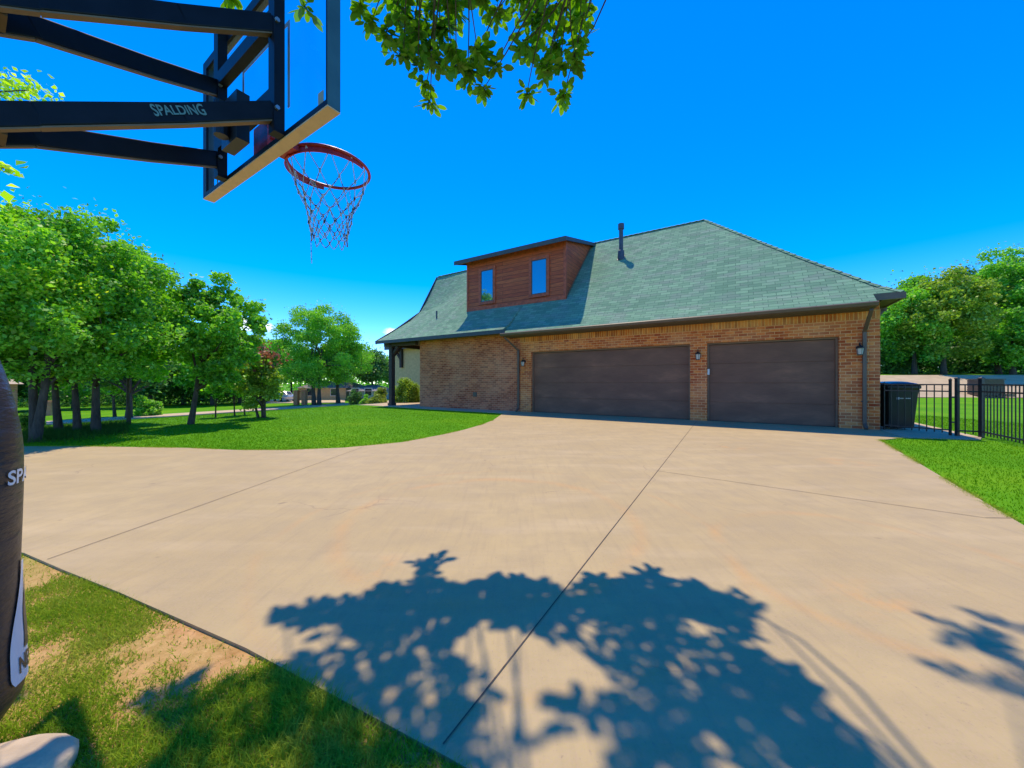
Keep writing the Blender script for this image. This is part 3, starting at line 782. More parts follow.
# porch post and beam
mb = MB(); mb.box(-18.22, -18.0, -.22, 0.0, 0, 3.19); mb.box(-18.26, -17.96, -.26, .04, 0, .12); 
mb.build('porch_post', M['post'], house)
mb = MB(); mb.beam((-18.0, -.11, 2.65), (-17.65, -.11, 3.0), .10, .12); mb.beam((-18.11, .0, 2.55), (-18.11, .5, 3.05), .10, .12); mb.build('post_bracket', M['post'], house)
mb = MB(); mb.box(-18.6, -16.3, -.22, -.02, 3.02, 3.198); mb.box(-18.21, -18.01, .0, 8.2, 3.02, 3.198); mb.build('porch_beam', M['post'], house)
# rear wing seen through the porch
mb = MB(); mb.box(-26.0, -16.0, 6.5, 11, -1.2, 3.9); mb.build('wing_wall', M['far_wall'], house)
mb = MB(); mb.prism([(6.0, 3.92), (8.7, 4.9), (11.5, 3.92), (11.5, 3.80), (6.0, 3.80)], -26.3, -15.8, 'x'); wr = mb.build('wing_roof', M['far_roof'], house)
mb = MB(); mb.box(-26.32, -15.8, 5.94, 6.0, 3.68, 3.91); mb.build('fascia', M['fascia'], wr)
mb = MB(); mb.beam((-24.9, 6.39, 2.3), (-24.9, 6.39, 3.75), .22, .2); mb.beam((-24.9, 6.35, 2.9), (-25.5, 6.3, 3.7), .14, .14); mb.build('wall_bracket', M['post'], house)

# ------------------------------------------------------------------ basketball hoop
h_ = 1.13
BL = Vector((-1.679*h_, 1.962*h_, CAMZ+h_)); BR = Vector((-.666*h_, 1.299*h_, CAMZ+h_))
bd = (BR-BL); BW = bd.length; bd.normalize(); bn = Vector((-bd.y, bd.x, 0)) ; BH = .82
mid = (BL+BR)/2; mid.z = 0
LP = .86; pole = mid - bn*LP
hoop = empty('basketball_hoop', (pole.x, pole.y, g(pole.x, pole.y)), math.atan2(bd.y, bd.x), 'black basketball hoop with clear backboard, red rim and padded pole beside the driveway', 'basketball hoop')
hz = g(pole.x, pole.y); 
def hz_(z): return z - hz
# local frame: x along board (left far -> right near), y towards rim, origin at pole
yb = LP; T = .056
zB = hz_(CAMZ+h_)
# pole
mb = MB(); mb.box(-.06, .06, -.06, .06, -.3, zB+.35); mb.build('pole', M['steel'], hoop, bevel=.01)
# pad: bulging sleeve
prof = []
for i in range(41):
    k = i/40; z = .04 + k*1.31; r = .157 + .012*(1-k) + .004*math.sin(k*9+1) 
    r *= (.62 + .38*ss(0, .12, k)) if k < .12 else 1
    if k > .72: r *= 1 - .34*((k-.72)/.28)**1.7
    prof.append((r, z))
prof = [(0.03, .02)] + prof + [(.075, 1.362), (.03, 1.372)]
prof = [(r*1.0, z) for r, z in prof]
pm = MB(); n = 48; P_ = []
for r, z in prof:
    row = []
    for k in range(n+1):
        q = 2*math.pi*k/n
        rr = r*(1 + .010*math.sin(3*q+z*4) + .008*math.sin(7*q - z*11))
        row.append((rr*math.cos(q), rr*math.sin(q), z))
    P_.append(row)
pm.grid(P_); pad = pm.build('pole_pad', M['pad'], hoop, smooth=True, recalc=True)
sm = MB(); sm.tube([( .146*math.cos(q/24*2*math.pi), .146*math.sin(q/24*2*math.pi), .22+.02*math.sin(q/24*2*math.pi)) for q in range(24)], .006, 6, closed=True); sm.build('pad_seam', M['rubber'], pad)
# text helpers
def text_geo(s, bold=True):
    cu = bpy.data.curves.new('txt', 'FONT'); cu.body = s; cu.size = 1; cu.extrude = 0; cu.offset = .02 if bold else 0
    o = bpy.data.objects.new('txt', cu); COL.objects.link(o)
    bpy.context.view_layer.update()
    me = bpy.data.meshes.new_from_object(o)
    bm = bmesh.new(); bm.from_mesh(me)
    bmesh.ops.triangulate(bm, faces=bm.faces)
    bmesh.ops.subdivide_edges(bm, edges=[e for e in bm.edges if e.calc_length() > .15], cuts=2, use_grid_fill=True)
    vs = [v.co.copy() for v in bm.verts]; fs = [[v.index for v in f.verts] for f in bm.faces]
    bm.free(); bpy.data.objects.remove(o); bpy.data.meshes.remove(me); bpy.data.curves.remove(cu)
    x0 = min(v.x for v in vs); x1 = max(v.x for v in vs); y0 = min(v.y for v in vs); y1 = max(v.y for v in vs)
    vs = [((v.x-x0)/(x1-x0), (v.y-y0)/(y1-y0)) for v in vs]
    return vs, fs
def padR(q, z):
    # interpolate profile
    for (r0, z0), (r1, z1) in zip(prof[:-1], prof[1:]):
        if z0 <= z <= z1: r = r0 + (r1-r0)*(z-z0)/max(1e-6, z1-z0); break
    else: r = .14
    return r*(1 + .010*math.sin(3*q+z*4) + .008*math.sin(7*q - z*11))
def wrap(vs, q0, dq, z0, dz, lift):
    out = []
    for a, b in vs:
        q = q0 + a*dq; z = z0 + b*dz; r = padR(q, z) + lift
        out.append((r*math.cos(q), r*math.sin(q), z))
    return out
# angle on the pad that faces the camera's right-hand tangent
camdir = math.atan2(-pole.y, -pole.x) - math.atan2(bd.y, bd.x)
edge_q = camdir + math.pi/2 * .96    # right silhouette seen from camera
vs, fs = text_geo('SPALDING')
zs = hz_(CAMZ - (482-HY)/F*1.25)
mb = MB(); mb.add(wrap(vs, edge_q - .66, 1.9, zs+.008, .048, .004), fs); mb.build('logo', M['white'], pad, recalc=False)
# league badge: white patch with player-like dark cut and letters
zn = hz_(CAMZ - (668-HY)/F*1.27); bh = .40
gp = []
for i in range(25):
    row = []
    for j in range(13):
        a = j/12; b = i/24
        wd = .55 - .45*ss(.25, 1.0, b); wd = max(wd, .10)
        if b < .06: wd *= .8 + .2*b/.06
        row.append((.5 + (a-.5)*wd*1.9, b))
    gp.append(row)
mb = MB(); mb.grid([wrap(r, edge_q - .62, .9, zn, bh, .004) for r in gp]); mb.build('badge', M['white'], pad, recalc=False)
vs, fs = text_geo('NBA')
mb = MB(); mb.add(wrap(vs, edge_q - .44, .62, zn+.03, .055, .006), fs); mb.build('badge_letters', M['pad'], pad, recalc=False)
mb = MB(); mb.grid([wrap(r, edge_q-.2, .22, zn+.10, bh*.72, .006) for r in [[(.5+(j/6-.5)*(1-.1*i)*1.5+.12*math.sin(i*1.1), i/10) for j in range(7)] for i in range(10)]]); mb.build('badge_figure', M['pad'], pad, recalc=False)

# arms (parallelogram, dropping towards the pole)
DROP = .505
ZC = hz_(CAMZ+1.235); ZA = hz_(CAMZ+1.63)
def arm(xs, zboard, name, sagk):
    # xs: offset at board; at the pole +-.065
    sgn = 1 if xs > 0 else -1
    m_ = MB()
    pts = []
    for k in (0.0, .30, .66, LP):
        off = xs + (sgn*.065 - xs)*min(1, k/.72); z = zboard - DROP*k*(1.0 if k < .6 else 1.0)
        pts.append(Vector((off, yb-.03-k*(LP-.03)/LP, z + (.012 if k == .66 else 0))))
    for a, b in zip(pts[:-1], pts[1:]):
        e = (b-a).normalized()*.012
        m_.beam(a-e*.0, b+e, .032, .076, side=(1, 0, 0) if False else None)
    return m_.build(name, M['steel'], hoop, bevel=.004), pts
arms = {}
for key, xs, zb_ in (('a', .31, ZA), ('c', .31, ZC), ('b', -.34, ZA), ('d', -.34, ZC)):
    arms[key] = arm(xs, zb_, 'lift_arm', 0)
# spacers between near and far arm
for zb_ in (ZA, ZC):
    k = .73; mb = MB(); mb.box(-.055, .055, yb-.03-k-.03, yb-.03-k+.03, zb_-DROP*k-.045, zb_-DROP*k+.04)
    mb.build('spacer', M['brown_wood'], hoop)
# arm under-edges: thin tan strips
for key in 'abcd':
    pts = arms[key][1]; m_ = MB()
    for a, b in zip(pts[:-1], pts[1:]): 
        off = Vector((0, 0, -.046)); m_.beam(a+off, b+off, .026, .006)
    m_.build('arm_edge', M['frame'], arms[key][0])
# lettering on the near lower arm
vs, fs = text_geo('SPALDING'); pts = arms['c'][1]
a, b = pts[0], pts[1]; dir_ = (a-b).normalized(); sidev = dir_.cross(Vector((0,0,1))).normalized()
if sidev.x < 0: sidev = -sidev
upv = sidev.cross(dir_).normalized()
if upv.z < 0: upv = -upv
start = pts[0] - dir_*.505 ; L_ = .17
mb = MB(); out = []
for u_, v_ in vs:
    # arched logotype: end letters taller
    e = (abs(u_-.5)*2)**2; vv = (v_-.5)*(.034+.012*e)
    # position along the bent arm
    s_ = .44 - u_*L_
    pa = pts[0]; 
    q = None; rem = s_
    for m0, m1 in zip(pts[:-1], pts[1:]):
        L0 = (m1-m0).length
        if rem <= L0: q = m0 + (m1-m0)*(rem/L0); break
        rem -= L0
    out.append(q + sidev*.0185 + upv*(vv+.006))
mb.add(out, fs); mb.build('logo', M['logo_teal'], arms['c'][0], recalc=False)

# backboard
x0, x1 = -BW/2, BW/2
bb = MB(); bb.box(x0+.02, x1-.02, yb+T-.012, yb+T-.004, zB+.02, zB+BH-.02); board = bb.build('backboard', M['clear'], hoop)
fr = MB(); fw = .05
fr.box(x0, x0+fw, yb, yb+.012, zB, zB+BH); fr.box(x1-.008, x1, yb, yb+.012, zB, zB+BH); fr.box(x0+fw, x1-.008, yb, yb+.012, zB, zB+.022); fr.box(x0+fw, x1-.008, yb, yb+.012, zB+BH-fw, zB+BH)
fr.build('frame', M['steel'], board)
fr = MB(); fr.box(x0-.002, x1+.002, yb+.001, yb+T, zB-.006, zB-.001); fr.build('bottom_edge', M['board_edge'], board)
fr = MB(); fr.box(x1, x1+.003, yb+.001, yb+T, zB, zB+BH); fr.box(x0-.003, x0, yb+.001, yb+T, zB, zB+BH); fr.box(x0, x1, yb+.001, yb+T, zB+BH, zB+BH+.004); fr.build('side_edge', M['board_side'], board)
fr = MB()   # pale painted lines on the front of the board
yy0, yy1 = yb+T-.003, yb+T
def line(a0, a1, c0, c1): fr.box(a0, a1, yy0, yy1, c0, c1)
line(x0+fw, x0+fw+.012, zB+.03, zB+BH-.03)
ql = .265; c0, c1 = zB+.20, zB+.62
line(-ql, -ql+.018, c0, c1); line(ql-.018, ql, c0, c1); line(-ql+.018, ql-.018, c1-.018, c1)
fr.build('painted_line', M['board_trim'], board)
for sx in (-.34, .31): st = MB(); st.box(sx-.028, sx+.028, yb-.045, yb-.001, zB+.001, zB+BH-.001); st.build('strut', M['steel'], board)
for za_, zb2 in ((.50, .57), (.15, .21)): st = MB(); st.box(-.312, .282, yb-.045, yb-.005, zB+za_, zB+zb2); st.build('cross_beam', M['steel'], board)
for sx in (-.34, .31):
    for zz in (ZA, ZC):
        st = MB(); st.tube([(sx+.03, yb-.035, zz), (sx+.040, yb-.035, zz)], .010, 6); st.build('bolt', M['zinc'], board)
sk = MB(); sk.box(x1-.14, x1-.10, yb+T-.016, yb+T-.013, zB+.03, zB+.13); sk.build('pale_strip', M['board_trim'], board)  # added pale strip standing in for a reflecting corner piece
# rim
RR = .229; rim_z = zB+.19; ry = yb+T+.15+RR
rm_ = MB(); rm_.tube([(RR*math.cos(2*math.pi*k/48), ry+RR*math.sin(2*math.pi*k/48), rim_z) for k in range(48)], .0095, 8, closed=True)
rim = rm_.build('rim', M['red'], hoop, smooth=True); rim.location = (-.05, 0, 0)
bk = MB()
for sg in (1, -1):   # flat supporting wings below the ring
    a0 = -math.pi/2; rows = []
    for i in range(15):
        q = a0 + sg*(i/14)*1.95; hgt = .045*(1 - .35*i/14)
        rows.append([((RR-.002)*math.cos(q), ry+(RR-.002)*math.sin(q), rim_z-.004), ((RR+.004)*math.cos(q), ry+(RR+.004)*math.sin(q), rim_z-hgt)])
    bk.grid(rows)
wing = bk.build('rim_brace', M['red'], rim, recalc=False); s2 = wing.modifiers.new('t', 'SOLIDIFY'); s2.thickness = .006
bk = MB(); bk.box(-.075, .075, yb+T, yb+T+.16, rim_z-.035, rim_z-.006); bk.box(-.08, .08, yb+T, yb+T+.012, rim_z-.12, rim_z+.05)
bk.prism([(yb+T+.01, rim_z-.036), (yb+T+.13, rim_z-.036), (yb+T+.01, rim_z-.12)], -.06, -.054, 'x'); bk.prism([(yb+T+.01, rim_z-.036), (yb+T+.13, rim_z-.036), (yb+T+.01, rim_z-.12)], .054, .06, 'x')
bk.build('rim_bracket', M['red'], rim)
bk = MB(); bk.box(-.09, .09, yb-.10, yb-.046, rim_z-.16, rim_z+.07); bk.tube([(0, yb-.13, rim_z-.14), (0, yb-.13, rim_z+.02)], .03, 12); bk.build('mounting_plate', M['black_metal'], board)
# net
nm = MB(); NL = 7; NN = 12; zs_ = [0, -.115, -.18, -.24, -.30, -.36, -.415, -.46]; rs_ = [RR, .190, .160, .138, .120, .110, .104, .100]
def npnt(i, j):
    q = 2*math.pi*(j + (.5 if i % 2 else 0))/NN
    wob = .006*math.sin(j*5.1+i*2.3)
    r = rs_[i] + wob; return Vector((r*math.cos(q), r*math.sin(q), zs_[i] + .008*math.sin(j*3.7+i)))
for i in range(NL):
    for j in range(NN):
        a = npnt(i, j)
        for jj in ((j, j-1) if i % 2 == 0 else (j, j+1)):
            b = npnt(i+1, jj); mdp = (a+b)/2 + Vector((0,0,-.006)); nm.tube([a, mdp, b], .0027, 5, cap=False)
        if i > 0: nm.tube([a+Vector((0,0,.010)), a-Vector((0,0,.010))], .0058, 6)
a = npnt(7, 7); nm.tube([a, a+Vector((.005,0,-.07)), a+Vector((-.01,.01,-.13))], .0024, 5)
net = nm.build('net', M['net'], rim, recalc=False); net.location = (0, ry, rim_z-.006)

# ------------------------------------------------------------------ boulder by the pole
def boulder(name, loc, r, label, seed=1):
    bm = bmesh.new(); bmesh.ops.create_icosphere(bm, subdivisions=4, radius=1)
    for v in bm.verts:
        n_ = mnoise.noise(v.co*1.3+Vector((seed, 0, 0)))*.18 + mnoise.noise(v.co*4)*.04
        v.co = v.co*(1+n_); v.co.z = max(v.co.z, -.5)
        v.co = Vector((v.co.x*r[0], v.co.y*r[1], v.co.z*r[2]))
    me = bpy.data.meshes.new(name); bm.to_mesh(me); bm.free(); me.shade_smooth(); me.materials.append(M['rock'])
    o = bpy.data.objects.new(name, me); COL.objects.link(o); o.location = loc; o.rotation_euler = (0, 0, .5); return tag(o, label, 'rock')
boulder('boulder', (-1.55, 1.02, .0), (.20, .16, .10), 'pale smooth boulder half sunk in the grass at the foot of the padded pole')

# ------------------------------------------------------------------ wheeled bin
def make_bin():
    q = Vector((9.80, 9.30, .003)); b = empty('wheeled_bin', q, RZ+.35, 'black wheeled bin with lid standing behind the gate beside the brick corner', 'bin')
    m_ = MB()
    def ring(w, d, z, c=0): return [(-w, -d+c, z), (w, -d+c, z), (w, d+c, z), (-w, d+c, z)]
    rings = [ring(.25, .27, .04), ring(.255, .30, .30), ring(.29, .35, .93), ring(.32, .38, .95), ring(.32, .38, 1.02), ring(.30, .36, 1.02)]
    for r_ in rings: pass
    vs = [v for r_ in rings for v in r_]; fs = [(0,3,2,1)]
    for i in range(len(rings)-1):
        for k in range(4): fs.append((i*4+k, i*4+(k+1)%4, (i+1)*4+(k+1)%4, (i+1)*4+k))
    m_.add(vs, fs); m_.build('body', M['bin'], b, bevel=.018)
    m_ = MB(); P_ = []
    for i in range(9):
        y = -.41+i*.82/8; row = []
        for j in range(9):
            x = -.34+j*.68/8; z = 1.03+.075*(1-(abs(x)/.34)**3)*(1-(abs(y)/.41)**4); row.append((x, y, z))
        P_.append(row)
    m_.grid(P_); l = m_.build('lid', M['lid'], b, smooth=True, recalc=False); s_ = l.modifiers.new('t', 'SOLIDIFY'); s_.thickness = .02; s_.offset = 0
    m_ = MB(); m_.tube([(-.27, .36, .98), (-.27, .47, 1.0), (.27, .47, 1.0), (.27, .36, .98)], .016, 8); m_.build('handle', M['bin'], b)
    for sx in (-1, 1):
        m_ = MB(); m_.tube([(sx*.27, .26, .13), (sx*.32, .26, .13)], .13, 20); m_.build('wheel', M['rubber'], b)
    m_ = MB(); yy = -.335
    m_.add([(-.13, yy, .70), (-.08, yy, .70), (-.08, yy-.004, .75), (-.13, yy-.004, .75)], [(0,1,2,3)])
    for k in range(6): m_.add([(-.06+k*.034, yy, .715), (-.06+k*.034+.024, yy, .715), (-.06+k*.034+.024, yy-.003, .735), (-.06+k*.034, yy-.003, .735)], [(0,1,2,3)])
    m_.build('marking', M['keypad'], b, recalc=False); b.scale = (1.08, 1.0, 1.09)
make_bin()

# ------------------------------------------------------------------ iron fence and gate
P957 = Vector((9.89, 8.02, 0)); P980 = Vector((10.22, 7.86, 0)); A0 = HL(-.04, .06)
def panel(mb, a, b, top=1.16, bot=.12, sp=.115, inset=.0):
    a = Vector(a); b = Vector(b); L = (b-a).length; d = (b-a)/L
    for z in (top-.02, top-.17, bot): mb.beam(a+Vector((0,0,z)), b+Vector((0,0,z)), .022, .03)
    n = max(1, round(L/sp))
    for i in range(1, n):
        q = a + d*(i*L/n); mb.beam(q+Vector((0,0,.05)), q+Vector((0,0,top-.02)), .014, .014)
def post(q, h, name='post', parent=None, w=.06):
    m_ = MB(); m_.box(q.x-w/2, q.x+w/2, q.y-w/2, q.y+w/2, -.2, h); m_.box(q.x-w*.6, q.x+w*.6, q.y-w*.6, q.y+w*.6, h, h+.015)
    m_.add([(q.x-w*.6, q.y-w*.6, h+.015), (q.x+w*.6, q.y-w*.6, h+.015), (q.x+w*.6, q.y+w*.6, h+.015), (q.x-w*.6, q.y+w*.6, h+.015), (q.x, q.y, h+.045)], [(0,1,4),(1,2,4),(2,3,4),(3,0,4)])
    return m_.build(name, M['black_metal'], parent)
gd = (P957-A0).normalized(); G0 = A0+gd*.05; G1 = P957-gd*.10
gate = empty('iron_gate', (0,0,0), 0, 'low black iron picket gate between the brick corner and its latch post', 'gate')
m_ = MB(); panel(m_, G0, G1); m_.build('picket_panel', M['black_metal'], gate)
post(G1, 1.24, 'stile', gate, .035); post(G0, 1.16, 'stile', gate, .018)
m_ = MB(); q = G1+Vector((0,0,.86)); m_.beam(q, q+gd*.13, .02, .035); m_.build('latch', M['black_metal'], gate)
m_ = MB(); q2 = G1+Vector((0,0,.30)); m_.beam(q2, q2+gd*.12, .02, .03); m_.build('latch', M['black_metal'], gate)
fence = empty('iron_fence', (0,0,0), 0, 'low black iron picket fence running from the gate past the right lawn', 'fence')
m_ = MB(); panel(m_, P957, P980); m_.build('picket_panel', M['black_metal'], fence)
post(P957, 1.27, 'post', fence, .055); post(P980, 1.27, 'post', fence, .065)
prev = P980
for k in range(1, 5):
    q = P980 - nv*2.4*k + Vector((.0, 0, 0)); m_ = MB(); panel(m_, prev, q); m_.build('picket_panel', M['black_metal'], fence); post(q, 1.27, 'post', fence, .065); prev = q

# paved bank rising to the upper lawn, wooden chest on it
def bank():
    mb = MB(); rows = []
    for i in range(41):
        x = 16 + i*1.3; row = []
        for k in range(9):
            y = wall_line_y(x) + .12 + k*6.0/8 ; row.append((x, y, g(x, y)+.05))
        rows.append(row)
    mb.grid(rows); o = mb.build('paved_bank', M['retain'], recalc=False); o['kind'] = 'structure'
bank()
cz = empty('storage_chest', (36.2, 27.6, g(36.2, 27.6)), -.09, 'dark brown slatted wooden chest standing on the tan paved bank', 'chest')
m_ = MB()
for i in range(7): m_.box(-.85, .85, -.4, .4, .08+i*.17, .08+i*.17+.15)
m_.box(-.82, .82, -.37, .37, .05, 1.27); m_.build('body', M['brown_wood'], cz)
m_ = MB(); m_.box(-.9, .9, -.45, .45, 1.28, 1.34); m_.build('lid', M['brown_wood'], cz)
m_ = MB(); m_.box(.55, 1.15, -.75, -.45, .0, .22); m_.build('step', M['far_brick'], cz)

# ------------------------------------------------------------------ vegetation
def leaf_quads(C_, S, upbias=.35, elong=1.5):
    n = len(C_); nr = np.random.normal(size=(n, 3)); nr[:, 2] += upbias*np.sign(nr[:, 2]+.3); nr /= np.linalg.norm(nr, axis=1)[:, None]
    t = np.random.normal(size=(n, 3)); t -= nr*np.sum(t*nr, axis=1)[:, None]; t /= np.linalg.norm(t, axis=1)[:, None]; b = np.cross(nr, t)
    s = (S*np.random.uniform(.6, 1.25, n))[:, None]
    sag = nr*s*.12
    V = np.stack([C_-t*s*.5, C_+b*s*.5/elong-sag, C_+t*s*.5, C_-b*s*.5/elong-sag], axis=1).reshape(-1, 3)
    return V, np.arange(n*4)
def limb_pts(a, b, bend=.12, n=5):
    a = Vector(a); b = Vector(b); out = []; L = (b-a).length; r1 = Vector((random.uniform(-1,1), random.uniform(-1,1), random.uniform(-.3,.6)))*L*bend
    for i in range(n+1):
        k = i/n; out.append(a.lerp(b, k) + r1*math.sin(k*math.pi))
    return out
def tree(name, loc, H_, R, cb, tr, label, cat='tree', group=None, leaf=.14, nc=46, nl=190, mat='leaf_mid', lean=(0,0), stems=1, seed=0, cr=.36, flat=1.0, limbs=True, bloom=None, core=.45, offs=(0,0)):
    random.seed(seed+11); np.random.seed(seed+11)
    root = empty(name, loc, 0, label, cat, group)
    zc = (cb+H_)/2; hz2 = (H_-cb)/2
    cen = []
    while len(cen) < nc:
        v = np.random.uniform(-1, 1, 3); r = np.linalg.norm(v)
        if r > 1 or r < core*random.random()*1.6: continue
        # egg shape: wider lower-middle, lumpy outline
        lump = 1 + .16*mnoise.noise(Vector(v/r)*1.8 + Vector((seed*3.1, 0, 0)))
        wz = 1 - .25*max(0, v[2])
        cen.append(np.array([v[0]*R*wz*lump*.86 + lean[0]+offs[0], v[1]*R*wz*lump*.86 + lean[1]+offs[1], zc+v[2]*hz2*lump*.86]))
    cen = np.array(cen); rc = R*cr
    pts = []
    for c in cen:
        k = random.uniform(.55, 1.15)*rc
        d = np.random.normal(size=(nl, 3)); d /= np.linalg.norm(d, axis=1)[:, None]; rad = np.random.uniform(.25, 1, nl)**.6
        q = d*rad[:, None]*k; q[:, 2] *= .72*flat
        pts.append(c+q)
    ex = cen[np.random.randint(0, len(cen), int(nc*nl*.22))] + np.random.normal(size=(int(nc*nl*.22), 3))*rc*.5
    pts.append(ex); pts = np.concatenate(pts)
    pts = pts[pts[:, 2] > .15]
    V, Fc = leaf_quads(pts, np.full(len(pts), leaf))
    raw_mesh('crown', V, Fc, 4, M[mat], root)
    tm = MB(); 
    for s in range(stems):
        ox = (s-(stems-1)/2)*tr*2.0 if stems > 1 else 0
        hb = cb + .45*(H_-cb)
        top = Vector((lean[0]*.6+ox*2.2, lean[1]*.6, hb)); base = Vector((ox, random.uniform(-.1,.1)*stems, -.25))
        pp = limb_pts(base, top, .03, 7); rr = [tr*(1.1 if i == 0 else .92 if i == 1 else .88-.08*i) for i in range(8)]
        tm.tube(pp, rr, 10)
        if limbs:
            sel = sorted(range(len(cen)), key=lambda i: random.random())[:12 if stems == 1 else 7]
            for i in sel:
                k0 = random.uniform(.45, .95); a0 = pp[int(k0*7)]
                tm.tube(limb_pts(a0, cen[i], .10, 4), [tr*.42, tr*.32, tr*.24, tr*.16, tr*.07], 6)
    to = tm.build('trunk', M['bark'], root, smooth=True)
    if bloom:
        B = np.random.normal(size=(350, 3))*np.array([R*.45, R*.45, .16]) + np.array([lean[0], lean[1], H_-.15])
        V, Fc = leaf_quads(B, np.full(len(B), .13)); raw_mesh('blossom', V, Fc, 4, M[bloom], root)
    return root
def px_tree(px, py, top, halfw, trunkpx, **k):
    q = ground_at(px, py); Z = q.y
    H_ = (HY-top)/F*Z + CAMZ - q.z; R = halfw/F*Z; cbpy = k.pop('cbpy'); cb = max(.3, (HY-cbpy)/F*Z + CAMZ - q.z)
    tr = trunkpx/F*Z/2
    return tree(k.pop('name', 'oak_tree'), q, H_, R, cb, tr, **k)

# left clump of oaks by the drive
GL = 'oaks in the left lawn'
px_tree(38, 441, 196, 95, 9, cbpy=394, label='oak with a thick double trunk, leftmost of the row left of the drive', group=GL, leaf=.09, nc=95, nl=280, mat='leaf_mid', seed=1, stems=2, cr=.22)
px_tree(56, 433, 206, 80, 7, cbpy=392, label='oak with a slim dark trunk, close behind the double-trunked one', group=GL, leaf=.10, nc=80, nl=220, mat='leaf_deep', seed=2, cr=.24)
px_tree(73, 434, 216, 84, 7, cbpy=392, label='oak whose slim trunk leans left, third in the row left of the drive', group=GL, leaf=.09, nc=86, nl=250, mat='leaf_mid', seed=3, lean=(-.35, 0), cr=.22)
px_tree(96, 433, 214, 84, 8, cbpy=394, label='oak with a straight trunk at the right end of the row left of the drive', group=GL, leaf=.09, nc=90, nl=260, mat='leaf_mid', seed=4, cr=.21)
tree('maple_tree', (-10.9, 7.5, g(-10.9, 7.5)), 5.1, 2.6, .95, .11, 'bright leafy tree with light green leaves at the left edge of the view', leaf=.085, nc=110, nl=380, mat='leaf_bright', seed=5, cr=.21, group=None)
px_tree(131, 424, 226, 46, 3.5, cbpy=392, label='slender oak between the right end of the row and the lone tall one', group=GL, leaf=.14, nc=60, nl=200, mat='leaf_mid', seed=15, cr=.3)
px_tree(192, 424, 268, 46, 6, cbpy=390, label='tall narrow oak with a bare slim trunk alone on the lawn near the road', group=GL, leaf=.12, nc=80, nl=200, mat='leaf_mid', seed=6, cr=.21, lean=(.5, 0), offs=(.25,0))
px_tree(259, 418, 352, 21, 3.2, cbpy=410, name='crape_myrtle', label='low multi-stemmed crape myrtle with reddish blooms on top, out on the lawn', leaf=.10, nc=40, nl=210, mat='leaf_olive', seed=7, stems=3, bloom='bloom', cr=.32)
px_tree(317, 405.5, 296, 46, 4.5, cbpy=392, label='broad light green oak with twin trunks on the lawn crest left of the house', group=GL, leaf=.20, nc=95, nl=400, mat='leaf_mid', seed=8, stems=2, cr=.20)
px_tree(338, 403.5, 320, 36, 4.5, cbpy=391, label='smaller oak just right of the twin-trunked one on the lawn crest', group=GL, leaf=.20, nc=75, nl=340, mat='leaf_mid', seed=9, cr=.22)
GS = 'thin saplings beside the road'
for i, (px, py, top, lab) in enumerate(((217, 417.5, 372, 'thin young sapling by the road, nearest to the tall narrow oak'), (237, 416, 366, 'thin young sapling by the road, middle of three'), (245, 415, 372, 'thin young sapling by the road, closest to the crape myrtle'))):
    px_tree(px, py, top, 9, 1.8, cbpy=398, name='sapling', label=lab, group=GS, leaf=.13, nc=12, nl=90, mat='leaf_mid', seed=20+i, cr=.5)
# trees over the road
GR = 'trees beyond the road'
far = [(129, 418.5, 318, 40, 6, 'leaf_deep', 'dark oak with a stout trunk just beyond the road'),
       (114, 417, 340, 26, 3, 'leaf_mid', 'small tree beyond the road with a thin trunk, left of the stout dark one')]
for i, (px, py, top, hw, tw, mt, lab) in enumerate(far):
    px_tree(px, py, top, hw, tw, cbpy=394, label=lab, group=GR, leaf=.26, nc=40, nl=150, mat=mt, seed=30+i, cr=.34)
desc = ['dark bushy tree in the wood beyond the road, %s', 'mid green tree in the wood beyond the road, %s', 'olive green tree in the wood beyond the road, %s']
spots = [(10, 36, 318, 40, 0, 'far left above the brick house'), (75, 40, 300, 40, 1, 'behind the leaning oak'), (150, 42, 315, 34, 0, 'left of the lone oak trunk'), (183, 46, 322, 34, 0, 'straight behind the lone oak'),
         (212, 44, 330, 32, 1, 'behind the first sapling'), (240, 48, 332, 30, 0, 'behind the middle sapling'), (268, 52, 336, 30, 1, 'above the parked car'), (292, 60, 344, 26, 0, 'left behind the twin-trunked oak'),
         (345, 62, 340, 30, 2, 'behind the small tan house'), (372, 58, 352, 26, 0, 'between the grey house and the porch'), (398, 66, 356, 26, 1, 'straight behind the porch post')]
for i, (px, Z, top, hw, k, pos) in enumerate(spots):
    q = at_depth(px, Z); H_ = (HY-top)/F*Z+CAMZ-q.z
    tree('oak_tree', q, H_, hw/F*Z, .9 if px < 255 else 2.6, .22, desc[k] % pos, group=GR, leaf=.36, nc=44, nl=200, mat=('leaf_deep', 'leaf_mid', 'leaf_olive')[k], seed=50+i, cr=.36, limbs=False)
